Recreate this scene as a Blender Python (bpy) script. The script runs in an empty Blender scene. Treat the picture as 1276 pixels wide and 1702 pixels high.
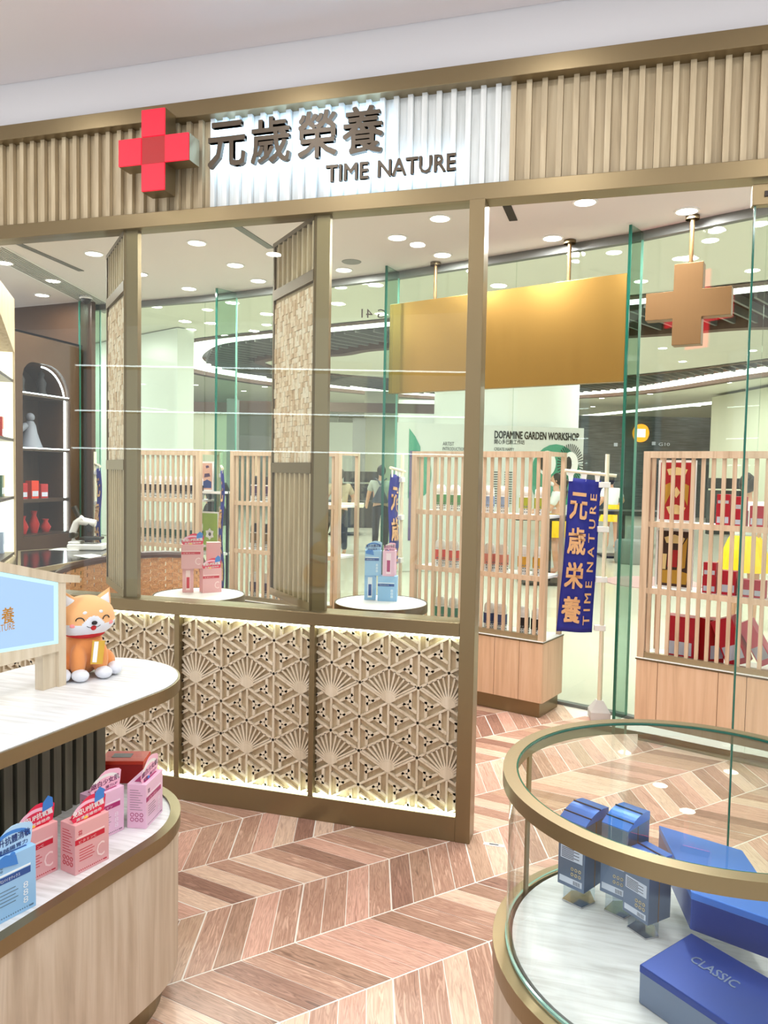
import bpy, bmesh, math, random
from math import sin, cos, pi, radians, sqrt, atan2, hypot
from mathutils import Vector, Matrix
random.seed(7)
S = bpy.context.scene
COL = S.collection
# ---------------------------------------------------------------- camera
FPX, CX, CY, CH = 1280.0, 638.0, 851.0, 1.6
yaw, pit, rol = radians(16.3), radians(-3.0), radians(1.05)
FW = Vector((-sin(yaw)*cos(pit), cos(yaw)*cos(pit), sin(pit)))
R0 = Vector((cos(yaw), sin(yaw), 0)); U0 = R0.cross(FW)
RT = R0*cos(rol)+U0*sin(rol); UP = U0*cos(rol)-R0*sin(rol)
EYE = Vector((0, 0, CH))
cd = bpy.data.cameras.new('camera'); cam = bpy.data.objects.new('camera', cd); COL.objects.link(cam)
m = Matrix((RT, UP, -FW)).transposed().to_4x4(); m.translation = EYE
cam.matrix_world = m
cd.sensor_fit = 'VERTICAL'; cd.sensor_height = 24; cd.sensor_width = 18; cd.lens = 24*FPX/1702; cd.clip_end = 200; cd.clip_start = .05
S.camera = cam
# ---------------------------------------------------------------- exposure, world
S.view_settings.view_transform = 'Standard'; S.view_settings.look = 'None'
S.view_settings.exposure = 0.34; S.view_settings.gamma = 1.0; S.view_settings.use_curve_mapping = False
W = bpy.data.worlds.new('world'); S.world = W; W.use_nodes = True
W.node_tree.nodes['Background'].inputs[0].default_value = (.98, .99, 1, 1)
W.node_tree.nodes['Background'].inputs[1].default_value = 0.85
S.cycles.max_bounces = 14; S.cycles.transparent_max_bounces = 24; S.cycles.diffuse_bounces = 4; S.cycles.glossy_bounces = 5
S.cycles.sample_clamp_indirect = 6; S.cycles.caustics_reflective = False; S.cycles.caustics_refractive = False
CEIL = 3.17
def lamp(x, y, z, watts, r=.055, col=(1, .985, .96), name='downlight_bulb', parent=None):
    l = bpy.data.lights.new(name, 'AREA'); l.shape = 'DISK'; l.size = 2*r; l.energy = watts; l.color = col
    o = bpy.data.objects.new(name, l); COL.objects.link(o); o.location = (x, y, z)
    if parent: o.parent = parent; o.location = (x-parent.location.x, y-parent.location.y, z-parent.location.z)
    return o
# ---------------------------------------------------------------- helpers
def ray(px, py): return FW+RT*((px-CX)/FPX)-UP*((py-CY)/FPX)
def Z(px, py, z):                      # where the sight line of a pixel meets the level z
    d = ray(px, py); return EYE+d*((z-CH)/d.z)
def Yp(px, py, y):
    d = ray(px, py); return EYE+d*(y/d.y)
def D(px, py, depth): return EYE+ray(px, py)*depth
def lin(c):
    c /= 255.0
    return c/12.92 if c <= .04045 else ((c+.055)/1.055)**2.4
def rgb(r, g, b): return (lin(r), lin(g), lin(b), 1)
MATS = {}
def mat(name, col, rough=.5, metal=0, emit=0, spec=None):
    if name in MATS: return MATS[name]
    m = bpy.data.materials.new(name); m.use_nodes = True
    b = m.node_tree.nodes['Principled BSDF']
    b.inputs['Base Color'].default_value = rgb(*col); b.inputs['Roughness'].default_value = rough; b.inputs['Metallic'].default_value = metal
    if spec is not None: b.inputs['Specular IOR Level'].default_value = spec
    if emit:
        b.inputs['Emission Color'].default_value = rgb(*col); b.inputs['Emission Strength'].default_value = emit
    MATS[name] = m; return m
def N(m, t, **k):
    n = m.node_tree.nodes.new(t)
    for a, v in k.items(): setattr(n, a, v)
    return n
def ramp(m, cols):
    r = N(m, 'ShaderNodeValToRGB'); e = r.color_ramp.elements
    e[0].position = cols[0][0]; e[0].color = rgb(*cols[0][1]); e[1].position = cols[-1][0]; e[1].color = rgb(*cols[-1][1])
    for p, c in cols[1:-1]:
        x = e.new(p); x.color = rgb(*c)
    return r
def wood(name, cols, scale=(14, 14, 1.2), rough=.5, coord='Object', rand=True, bump=.08, detail=6, distort=.6):
    m = mat(name, cols[0][1], rough); t = m.node_tree; L = t.links; b = t.nodes['Principled BSDF']
    tc = N(m, 'ShaderNodeTexCoord'); mp = N(m, 'ShaderNodeMapping'); mp.inputs['Scale'].default_value = scale
    L.new(tc.outputs[coord], mp.inputs['Vector'])
    src = mp.outputs['Vector']
    if rand:
        oi = N(m, 'ShaderNodeObjectInfo'); ad = N(m, 'ShaderNodeVectorMath', operation='ADD'); mu = N(m, 'ShaderNodeVectorMath', operation='SCALE')
        cb = N(m, 'ShaderNodeCombineXYZ'); L.new(oi.outputs['Random'], cb.inputs[0]); L.new(oi.outputs['Random'], cb.inputs[1]); L.new(oi.outputs['Random'], cb.inputs[2])
        L.new(cb.outputs[0], mu.inputs[0]); mu.inputs['Scale'].default_value = 37
        L.new(src, ad.inputs[0]); L.new(mu.outputs[0], ad.inputs[1]); src = ad.outputs[0]
    n = N(m, 'ShaderNodeTexNoise'); n.inputs['Scale'].default_value = 2.2; n.inputs['Detail'].default_value = detail; n.inputs['Distortion'].default_value = distort
    L.new(src, n.inputs['Vector'])
    r = ramp(m, cols); L.new(n.outputs['Fac'], r.inputs['Fac']); L.new(r.outputs['Color'], b.inputs['Base Color'])
    bp = N(m, 'ShaderNodeBump'); bp.inputs['Strength'].default_value = bump; bp.inputs['Distance'].default_value = .01
    L.new(n.outputs['Fac'], bp.inputs['Height']); L.new(bp.outputs['Normal'], b.inputs['Normal'])
    return m
def glass(name, tint=(255, 255, 255), refl=1.0, ior=1.45):
    m = bpy.data.materials.new(name); m.use_nodes = True; t = m.node_tree; L = t.links
    for n in list(t.nodes):
        if n.type == 'BSDF_PRINCIPLED': t.nodes.remove(n)
    out = [n for n in t.nodes if n.type == 'OUTPUT_MATERIAL'][0]
    tr = N(m, 'ShaderNodeBsdfTransparent'); tr.inputs[0].default_value = rgb(*tint)
    gl = N(m, 'ShaderNodeBsdfGlossy'); gl.inputs['Roughness'].default_value = 0.0; gl.inputs[0].default_value = (refl, refl, refl, 1)
    f0 = ((ior-1)/(ior+1))**2
    lw = N(m, 'ShaderNodeLayerWeight'); lw.inputs[0].default_value = .5
    pw = N(m, 'ShaderNodeMath', operation='POWER'); pw.inputs[1].default_value = 5; L.new(lw.outputs['Facing'], pw.inputs[0])
    ma = N(m, 'ShaderNodeMath', operation='MULTIPLY_ADD'); ma.inputs[1].default_value = 1-f0; ma.inputs[2].default_value = f0; L.new(pw.outputs[0], ma.inputs[0])
    mx = N(m, 'ShaderNodeMixShader'); L.new(ma.outputs[0], mx.inputs[0]); L.new(tr.outputs[0], mx.inputs[1]); L.new(gl.outputs[0], mx.inputs[2])
    L.new(mx.outputs[0], out.inputs[0]); MATS[name] = m; return m
def bronze(name, col, rough=.34, metal=.75):
    m = mat(name, col, rough, metal); t = m.node_tree; L = t.links; b = t.nodes['Principled BSDF']
    tc = N(m, 'ShaderNodeTexCoord'); mp = N(m, 'ShaderNodeMapping'); mp.inputs['Scale'].default_value = (300, 300, 3)
    n = N(m, 'ShaderNodeTexNoise'); n.inputs['Scale'].default_value = 1; n.inputs['Detail'].default_value = 2
    L.new(tc.outputs['Object'], mp.inputs[0]); L.new(mp.outputs[0], n.inputs['Vector'])
    mr = N(m, 'ShaderNodeMapRange'); mr.inputs[3].default_value = rough-.06; mr.inputs[4].default_value = rough+.08
    L.new(n.outputs['Fac'], mr.inputs[0]); L.new(mr.outputs[0], b.inputs['Roughness']); return m
def emis(name, col, s):
    m = mat(name, col, .6, 0, s); m.node_tree.nodes['Principled BSDF'].inputs['Base Color'].default_value = (.02, .02, .02, 1); return m
class MB:
    def __init__(self): self.v = []; self.f = []; self.m = []; self.uv = None
    def quad(self, pts, mi=0):
        n = len(self.v); self.v += [tuple(p) for p in pts]; self.f.append(tuple(range(n, n+len(pts)))); self.m.append(mi)
    def box(self, x0, x1, y0, y1, z0, z1, mi=0):
        self.prism([(x0, y0), (x1, y0), (x1, y1), (x0, y1)], z0, z1, mi); return self
    def prism(self, poly, z0, z1, mi=0, frame=None):
        a = sum(poly[i][0]*poly[(i+1) % len(poly)][1]-poly[(i+1) % len(poly)][0]*poly[i][1] for i in range(len(poly)))
        if (a < 0) != (z1 < z0): poly = poly[::-1]
        n = len(self.v); k = len(poly)
        P = [(p[0], p[1], z0) for p in poly]+[(p[0], p[1], z1) for p in poly]
        if frame:
            o, ax, ay, az = frame; P = [tuple(Vector(o)+Vector(ax)*p[0]+Vector(ay)*p[1]+Vector(az)*p[2]) for p in P]
        self.v += P
        self.f.append(tuple(range(n+k-1, n-1, -1))); self.f.append(tuple(range(n+k, n+2*k)))
        for i in range(k): j = (i+1) % k; self.f.append((n+i, n+j, n+k+j, n+k+i))
        self.m += [mi]*(k+2); return self
    def bar(self, a, b, w, h, up=(0, 0, 1), mi=0):      # rectangular bar from a to b, w wide, h along up
        a = Vector(a); b = Vector(b); d = (b-a); L_ = d.length; d.normalize(); up = Vector(up); s = d.cross(up).normalized(); u = s.cross(d)
        self.prism([(-w/2, -h/2), (w/2, -h/2), (w/2, h/2), (-w/2, h/2)], 0, L_, mi, (a, s, u, d)); return self
    def tube(self, pts, r, n=8, mi=0, closed=False):
        pts = [Vector(p) for p in pts]; k = len(pts); base = len(self.v); up = Vector((0, 0, 1))
        rr = r if isinstance(r, (list, tuple)) else [r]*k
        for i, p in enumerate(pts):
            if closed: d = pts[(i+1) % k]-pts[i-1]
            else: d = pts[min(i+1, k-1)]-pts[max(i-1, 0)]
            d.normalize(); s = d.cross(up)
            if s.length < .05: s = d.cross(Vector((1, 0, 0)))
            s.normalize(); u = s.cross(d)
            for j in range(n):
                a = 2*pi*j/n; q = p+(s*cos(a)+u*sin(a))*rr[i]; self.v.append(tuple(q))
        for i in range(k if closed else k-1):
            for j in range(n):
                a = base+i*n; b = base+((i+1) % k)*n
                self.f.append((a+j, a+(j+1) % n, b+(j+1) % n, b+j)); self.m.append(mi)
        if not closed:
            self.f.append(tuple(base+j for j in range(n-1, -1, -1))); self.f.append(tuple(base+(k-1)*n+j for j in range(n))); self.m += [mi, mi]
        return self
    def lathe(self, prof, c=(0, 0), n=24, mi=0, a0=0, a1=2*pi, sx=1, sy=1, caps=False):
        full = abs(a1-a0-2*pi) < 1e-6; cols = n if full else n+1; base = len(self.v); k = len(prof)
        for j in range(cols):
            a = a0+(a1-a0)*j/n
            for r, z in prof: self.v.append((c[0]+r*cos(a)*sx, c[1]+r*sin(a)*sy, z))
        for j in range(n):
            a = base+j*k; b = base+((j+1) % cols)*k
            for i in range(k-1): self.f.append((a+i, b+i, b+i+1, a+i+1)); self.m.append(mi)
        if full and (caps or (abs(a0-pi/4) < 1e-6 and n == 4)):
            if prof[0][0] > 1e-5: self.f.append(tuple(base+j*k for j in range(n-1, -1, -1))); self.m.append(mi)
            if prof[-1][0] > 1e-5: self.f.append(tuple(base+j*k+k-1 for j in range(n))); self.m.append(mi)
        return self
    def ball(self, c, r, n=12, mi=0, sc=(1, 1, 1)):
        base = len(self.v); k = n//2+1
        P = [(sin(pi*i/(k-1)), -cos(pi*i/(k-1))) for i in range(k)]
        b = MB(); b.lathe([(max(p[0], 0.0)*r, p[1]*r) for p in P], n=n)
        for v in b.v: self.v.append((c[0]+v[0]*sc[0], c[1]+v[1]*sc[1], c[2]+v[2]*sc[2]))
        for f in b.f: self.f.append(tuple(q+base for q in f)); self.m.append(mi)
        return self
def build(name, mb, mats, parent=None, local=False, smooth=False, bevel=0, kind=None, label=None, weld=False):
    if not isinstance(mats, (list, tuple)): mats = [mats]
    if isinstance(mb, bpy.types.Mesh): me = mb
    else:
        me = bpy.data.meshes.new(name); vs = mb.v
        if parent and not local:
            r = parent
            off = Vector((0, 0, 0))
            while r: off += r.location; r = r.parent
            vs = [(v[0]-off.x, v[1]-off.y, v[2]-off.z) for v in vs]
        me.from_pydata(vs, [], mb.f); me.polygons.foreach_set('material_index', mb.m)
        if mb.uv:
            u = me.uv_layers.new(name='uv')
            fl = [c for p in mb.uv for c in p]; u.data.foreach_set('uv', fl)
    if weld:
        bw = bmesh.new(); bw.from_mesh(me); bmesh.ops.remove_doubles(bw, verts=bw.verts, dist=1e-5); bw.to_mesh(me); bw.free()
    if not me.materials:
        for x in mats: me.materials.append(MATS[x] if isinstance(x, str) else x)
    if smooth:
        me.shade_smooth()
        try: me.set_sharp_from_angle(angle=radians(smooth if smooth > 1 else 40))
        except Exception: pass
    o = bpy.data.objects.new(name, me); COL.objects.link(o)
    if parent: o.parent = parent
    if bevel:
        b = o.modifiers.new('bevel', 'BEVEL'); b.width = bevel; b.segments = 2; b.limit_method = 'ANGLE'
    if kind: o['kind'] = kind
    if label: o['label'] = label
    return o
def tag(o, label, cat, group=None):
    o['label'] = label; o['category'] = cat
    if group: o['group'] = group
    return o
def thing(name, label, cat, loc=(0, 0, 0), rz=0, group=None):
    o = bpy.data.objects.new(name, None); COL.objects.link(o); o.location = loc; o.rotation_euler = (0, 0, rz); o.empty_display_size = .05
    return tag(o, label, cat, group)
def struct(name, mb, m, **k):
    return build(name, mb, m, kind='structure', **k)
_tc = {}
def text_mesh(s):
    key = s
    if key in _tc: return _tc[key]
    c = bpy.data.curves.new('t', 'FONT'); c.body = s; c.size = 1; c.resolution_u = 2; c.fill_mode = 'FRONT'
    o = bpy.data.objects.new('t', c); COL.objects.link(o)
    dg = bpy.context.evaluated_depsgraph_get(); me = bpy.data.meshes.new_from_object(o.evaluated_get(dg))
    V = [tuple(v.co) for v in me.vertices]; Fc = [tuple(p.vertices) for p in me.polygons]
    from collections import Counter
    ec = Counter()
    for f in Fc:
        for i in range(len(f)): ec[(f[i], f[(i+1) % len(f)])] += 1
    bd = [e for e in ec if (e[1], e[0]) not in ec]
    bpy.data.objects.remove(o); bpy.data.curves.remove(c); bpy.data.meshes.remove(me)
    if not V: V = [(0, 0, 0), (1, 0, 0), (1, 1, 0)]; Fc = [(0, 1, 2)]; bd = []
    x0 = min(v[0] for v in V); x1 = max(v[0] for v in V); y0 = min(v[1] for v in V); y1 = max(v[1] for v in V)
    V = [((v[0]-x0)/max(x1-x0, 1e-6), (v[1]-y0)/max(y1-y0, 1e-6)) for v in V]
    _tc[key] = (V, Fc, bd, (x1-x0)/max(y1-y0, 1e-6)); return _tc[key]
def add_text(mb, s, o, ax, ay, w, h, dep=.0006, bold=0, mi=0, mib=None):   # text in the rectangle w x h at o, raised along ax x ay
    V, Fc, bd, asp = text_mesh(s); o = Vector(o); ax = Vector(ax).normalized(); ay = Vector(ay).normalized(); az = ax.cross(ay)
    if h is None: h = w/asp
    if w is None: w = h*asp
    if bold:
        e = bold*h; sh = [(0, 0), (e, 0), (0, e), (e, e)] if bold > .012 else [(0, 0), (e, e*.5)]
        if len(sh) == 4: sh += [(e*.5, e*.5)]
        for i, (dx, dy) in enumerate(sh): add_text(mb, s, o+ax*dx+ay*dy+az*(.00003*i), ax, ay, w-e, h-e, dep, 0, mi, mib)
        return w, h
    n = len(mb.v); k = len(V)
    for x, y in V: mb.v.append(tuple(o+ax*(x*w)+ay*(y*h)+az*dep))
    if dep > .004:
        for x, y in V: mb.v.append(tuple(o+ax*(x*w)+ay*(y*h)))
    for f in Fc: mb.f.append(tuple(n+i for i in f)); mb.m.append(mi)
    if dep > .004:
        for a, b in bd: mb.f.append((n+b, n+a, n+k+a, n+k+b)); mb.m.append(mi)
        for f in Fc: mb.f.append(tuple(n+k+i for i in reversed(f))); mb.m.append(mi if mib is None else mib)
    return w, h
# ---------------------------------------------------------------- materials
OAKC = [(.25, (176, 156, 124)), (.45, (196, 176, 144)), (.6, (206, 188, 158)), (.8, (184, 162, 130))]
wood('oak', OAKC, rough=.55)
wood('oak_header', [(.25, (164, 148, 120)), (.5, (186, 169, 138)), (.75, (202, 187, 156))], rough=.55)
wood('oak_pale', [(.25, (196, 180, 154)), (.5, (214, 200, 176)), (.75, (226, 214, 194))], scale=(16, 16, 1.2), rough=.5)
wood('oak_pink', [(.2, (196, 160, 130)), (.5, (216, 182, 150)), (.8, (226, 196, 168))], scale=(16, 16, 1.0), rough=.5)
wood('oak_grey', [(.2, (158, 142, 124)), (.45, (186, 170, 150)), (.6, (200, 186, 168)), (.85, (172, 156, 138))], scale=(12, 12, .8), rough=.45)
wood('white_wood', [(.3, (206, 206, 206)), (.5, (226, 227, 229)), (.7, (236, 237, 240))], scale=(3, 30, 3), rough=.4, rand=False, bump=.02)
wood('oak_screen', [(.25, (182, 154, 126)), (.5, (204, 178, 150)), (.75, (216, 194, 168))], scale=(16, 16, 1.2), rough=.5)
wood('walnut', [(.3, (44, 32, 24)), (.6, (66, 50, 38)), (.8, (54, 40, 30))], scale=(10, 10, 1), rough=.35)
PL = [[(.3, (134, 98, 84)), (.42, (178, 140, 122)), (.52, (150, 112, 96)), (.66, (196, 160, 142))],
      [(.3, (176, 144, 126)), (.48, (212, 184, 164)), (.6, (186, 154, 134)), (.7, (220, 194, 174))],
      [(.3, (100, 70, 60)), (.44, (150, 112, 98)), (.54, (118, 84, 72)), (.68, (166, 128, 112))],
      [(.3, (158, 114, 100)), (.48, (202, 160, 144)), (.6, (174, 130, 114)), (.7, (208, 170, 154))],
      [(.3, (142, 110, 92)), (.48, (184, 152, 130)), (.6, (158, 124, 104)), (.7, (196, 164, 142))],
      [(.3, (114, 84, 70)), (.46, (166, 130, 112)), (.58, (134, 100, 84)), (.7, (178, 144, 124))]]
for i, c in enumerate(PL):
    c = [(p, tuple(min(245, int(q*1.10+6)) for q in k)) for p, k in c]
    wood('plank_%d' % i, c, scale=(2.2, 26, 1), rough=.3, coord='UV', bump=.03, distort=1.6, detail=4)
mat('grout', (244, 238, 230), .6)
bronze('bronze', (136, 120, 90)); bronze('bronze_dark', (108, 94, 68), .4, .7); bronze('bronze_pale', (172, 158, 128), .36, .7)
bronze('gold_panel', (152, 120, 62), .36, .85); mat('letter_dark', (88, 76, 62), .4, .3); bronze('rust_bronze', (132, 102, 68), .42, .7)
mat('white_paint', (226, 222, 222), .7); mat('ceiling_paint', (232, 226, 226), .8); mat('near_ceiling', (222, 218, 222), .85)
mat('header_wall', (222, 222, 226), .8); mat('mall_ceiling', (226, 226, 214), .8); mat('mall_wall', (224, 230, 220), .6)
mat('mall_floor', (214, 210, 196), .18); mat('dark_metal', (52, 44, 40), .4, .5); mat('black', (22, 22, 24), .45); mat('soft_black', (34, 32, 34), .7)
mat('brown_band', (92, 66, 54), .5, .2); mat('louvre', (120, 122, 120), .5, .3); mat('louvre_gap', (44, 42, 42), .7)
wood('slate', [(.3, (50, 56, 60)), (.5, (70, 77, 82)), (.7, (92, 99, 104))], scale=(.8, .8, 14), rough=.5); mat('white', (240, 240, 240), .5); mat('cream', (244, 236, 214), .5); mat('grey', (140, 142, 140), .6)
glass('clear_glass', (250, 253, 250)); glass('green_glass', (242, 248, 243)); glass('fin_glass', (226, 242, 235), .12); glass('case_glass', (246, 251, 249), .9)
glass('acrylic', (236, 242, 246), 1.0, 1.5); glass('pack_film', (252, 250, 252), .6, 1.3)
mat('glass_edge', (24, 96, 80), .12, 0, 0); mat('glass_edge_pale', (150, 200, 186), .15)
emis('lamp_disc', (255, 250, 240), 9); emis('led_green', (240, 255, 222), 9); emis('led_white', (236, 250, 255), 8)
emis('cove', (255, 252, 244), 4); emis('halo', (186, 224, 255), 18); wood('header_glow_white', [(.25, (204, 208, 206)), (.5, (222, 226, 226)), (.75, (236, 240, 240))], rough=.5); emis('sign_red', (255, 0, 50), .95); emis('sign_red_dark', (190, 0, 8), .8)  # header slats behind the sign: backlight glow put into the wood colour
# ================================================================ STRUCTURE
YF = 3.236
# ---- wood chevron floor
BA = radians(47.8); UX, UY = cos(BA), sin(BA); VX, VY = UY, -UX
BW = .3235; V0 = -1.979; PW = .0968; SK = .185
def uv2w(u, v): return (u*UX+v*VX, u*UY+v*VY)
GT = [(-4.9, 6.5), (-3.6, 6.36), (-2.86, 6.2), (-1.65, 5.92), (-.69, 5.60), (.08, 5.33), (.82, 4.95), (1.9, 4.3)]   # foot of the curved glass wall
def gy(x):
    for (a, b), (c, d) in zip(GT, GT[1:]):
        if x <= c: return b+(d-b)*(x-a)/(c-a)
    return GT[-1][1]
fl = struct('floor', MB().prism([(-7, -3), (3, -3), (3, 3.6)]+[(x, y+.02) for x, y in GT[::-1]]+[(-7, 6.6)], -.05, -.0012), 'grout')
cells = []
for k in range(-16, 14):
    v0 = V0+k*BW; v1 = v0+BW
    ju0, ju1 = (.888, .703) if k % 2 == 0 else (.703, .888)
    for i in range(-75, 75):
        g = .0036 if i % 4 == 0 else .0019; g2 = .0036 if (i+1) % 4 == 0 else .0019
        a0 = ju0+i*PW+g; a1 = ju0+(i+1)*PW-g2; b0 = ju1+i*PW+g; b1 = ju1+(i+1)*PW-g2
        cu, cv = (a0+a1+b0+b1)/4, (v0+v1)/2; x, y = uv2w(cu, cv)
        if not (-5.2 < x < 1.9 and .8 < y < gy(x)-.1): continue
        t = y/max(.1, 1); ang = x/y
        if ang < -1.0 or ang > .34: continue
        if x < -2.4 and y > 3.3: dist = 50+hypot(x, y)
        elif x < -1.35 and y < 2.3: dist = 40
        elif abs(y-3.0) < 3 and x < -.6 and y > 3.35 and y < 4.4: dist = 45
        else: dist = hypot(x, y)
        cells.append((dist, k, i, (a0, a1, b0, b1, v0+.0038, v1-.0038)))
cells.sort()
def plank_mesh(mb, c, mi, off=(0, 0)):
    a0, a1, b0, b1, v0, v1 = c
    pts = [uv2w(a0, v0), uv2w(a1, v0), uv2w(b1, v1), uv2w(b0, v1)]
    n = len(mb.v); mb.v += [(p[0], p[1], -.002) for p in pts]+[(p[0], p[1], 0) for p in pts]
    fs = [(4, 5, 6, 7), (0, 1, 5, 4), (1, 2, 6, 5), (2, 3, 7, 6), (3, 0, 4, 7)]
    if (Vector(pts[1])-Vector(pts[0])).to_3d().cross((Vector(pts[2])-Vector(pts[1])).to_3d()).z < 0: fs = [f[::-1] for f in fs]
    L_ = hypot(BW, SK); uvv = {0: (0, 0), 1: (0, 1), 2: (1, 1), 3: (1, 0)}
    if mb.uv is None: mb.uv = []
    for f in fs:
        mb.f.append(tuple(n+q for q in f)); mb.m.append(mi)
        for q in f:
            u, v = uvv[q % 4]; mb.uv.append((u*L_+off[0], v*.094+off[1]))
rest = MB(); rng = random.Random(3)
for idx, (dist, k, i, c) in enumerate(cells):
    mi = rng.choice([0, 0, 1, 1, 2, 3, 3, 4, 5]); off = (rng.random()*9, rng.random()*9)
    if idx < 300:
        mb = MB(); plank_mesh(mb, c, 0, off); build('floor_plank', mb, 'plank_%d' % mi, fl)
    else: plank_mesh(rest, c, mi, off)
build('floor_planks_far', rest, ['plank_%d' % i for i in range(6)], fl, kind='stuff')
tag(build('floor_bolt_plate', MB().box(-.475, -.385, 3.243, 3.263, 0, .003).box(-.45, -.41, 3.249, 3.257, .003, .0036, 1), ['white', 'black']), 'small white metal floor bolt plate beside the foot of the bronze post', 'plate')
# ---- ceilings
ceilpoly = [(-7, YF+.06), (2.2, YF+.06), (2.2, 4.15)]+[(x, y+.04) for x, y in GT[::-1]]+[(-7, 6.62)]
c_in = struct('ceiling_store', MB().prism(ceilpoly, CEIL, CEIL+.05), 'ceiling_paint')
c_near = struct('ceiling_near', MB().box(-8, 3.2, -2.6, YF+.02, 3.5, 3.55), 'near_ceiling')
struct('wall_front', MB().box(-7, 2.2, YF+.03, YF+.06, 3.26, 3.52), 'header_wall')
# ---- header
hd = thing('shopfront_header', 'wide shopfront header clad in vertical oak slats between bronze trims', 'header', (-1.3, YF+.05, 2.74))
X0, X1 = -3.45, 1.0
build('top_trim', MB().box(X0, X1, YF-.03, YF+.06, 3.205, 3.275), 'bronze', hd, bevel=.002)
build('bottom_trim', MB().box(X0, X1, YF, YF+.10, 2.735, 2.802), 'bronze', hd, bevel=.002)
build('back_board', MB().box(X0, X1, YF+.055, YF+.07, 2.80, 3.21), 'oak_header', hd)
def mkmesh(name, mb, m):
    me = bpy.data.meshes.new(name); me.from_pydata(mb.v, [], mb.f); me.materials.append(MATS[m]); return me
sl = {}
for key, m in (('a', 'oak_header'), ('w', 'header_glow_white')):
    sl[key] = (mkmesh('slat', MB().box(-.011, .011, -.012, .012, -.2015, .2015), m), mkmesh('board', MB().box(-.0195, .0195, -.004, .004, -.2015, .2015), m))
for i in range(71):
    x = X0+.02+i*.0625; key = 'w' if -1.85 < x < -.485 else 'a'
    for q, (nm, dx, yy) in enumerate((('slat', 0, YF+.028), ('board', .0312, YF+.045))):
        o = bpy.data.objects.new(nm, sl[key][q]); COL.objects.link(o); o.parent = hd; o.location = (x+dx+1.3, yy-(YF+.05), 3.0035-2.74)
# ---- header sign
glyphs = [('元', 345, 408), ('歲', 416, 482), ('榮', 494, 560), ('養', 568, 637)]
sg = thing('sign_characters', 'four raised bronze Chinese characters with white halo light on the header', 'sign', (-1.4, YF, 2.98))
ztop = {345: (205, 282), 416: (198, 274), 494: (190, 264), 568: (182, 257)}
for ch, a, b in glyphs:
    t, bt = ztop[a]; pa = Yp(a, bt, YF-.035); pb = Yp(b, t, YF-.035)
    w = pb.x-pa.x; zz = (Yp(a, (t+bt)/2, YF-.035).z+Yp(b, (t+bt)/2-8, YF-.035).z)/2; h = .2
    mb = MB(); add_text(mb, ch, (pa.x, YF-.012, zz-h/2), (1, 0, 0), (0, 0, 1), w, h, .024, .03)
    g = build('character', mb, 'letter_dark', sg)
    mb = MB(); add_text(mb, ch, (pa.x-.002, YF-.010, zz-h/2), (1, 0, 0), (0, 0, 1), w, h, .0022, .03)
    mb.v = [(v[0], YF-.0115, v[2]) for v in mb.v]
    mb.f = [f[::-1] for f in mb.f]
    build('halo_light', mb, 'halo', g)
sg = thing('sign_words', 'raised bronze Latin letters TIME NATURE with white halo light on the header', 'sign', (-.95, YF, 2.89))
for s, a, b in (('TIME', 541, 612), ('NATURE', 627, 757)):
    pa = Yp(a, 292, YF-.03); pb = Yp(b, 275 if s == 'NATURE' else 284, YF-.03)
    mb = MB(); add_text(mb, s, (pa.x, YF-.012, 2.853), (1, 0, 0), (0, 0, 1), pb.x-pa.x, .072, .018, .05)
    g = build('word', mb, 'letter_dark', sg)
    mb = MB(); add_text(mb, s, (pa.x-.002, YF-.010, 2.852), (1, 0, 0), (0, 0, 1), pb.x-pa.x, .072, .002, .05)
    mb.v = [(v[0], YF-.0115, v[2]) for v in mb.v]; mb.f = [f[::-1] for f in mb.f]
    build('halo_light', mb, 'halo', g)
# ---- red cross sign (lit)
cr = thing('cross_sign', 'glowing red cross box sign with dark red centre on the header', 'sign', (-2.068, YF, 3.045))
a = .059; r = .182; yf = YF-.12; cx, cz = -2.068+.04, 3.045-.013
def crosspoly(cx, cz, a, r): return [(cx-a, cz-r), (cx+a, cz-r), (cx+a, cz-a), (cx+r, cz-a), (cx+r, cz+a), (cx+a, cz+a), (cx+a, cz+r), (cx-a, cz+r), (cx-a, cz+a), (cx-r, cz+a), (cx-r, cz-a), (cx-a, cz-a)]
FXZ = ((0, 0, 0), (1, 0, 0), (0, 0, 1), (0, -1, 0))
for q in (-.05, .05): build('bracket', MB().box(cx+q-.01, cx+q+.01, YF-.03, YF+.016, cz-.03, cz+.03), 'bronze_dark', cr)
build('cross_case', MB().prism(crosspoly(cx, cz, a, r), -(YF-.031), -(yf+.004), 0, FXZ), 'bronze', cr)
for dx, dz in ((-1, 0), (1, 0), (0, -1), (0, 1)):
    x = cx+dx*2*a*1.02; z = cz+dz*2*a*1.02
    build('lit_panel', MB().box(x-a, x+a, yf-.004, yf+.004, z-a, z+a), 'sign_red', cr)
build('centre_panel', MB().box(cx-a, cx+a, yf-.001, yf+.004, cz-a, cz+a), 'sign_red_dark', cr, label='dark red centre panel')
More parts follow.
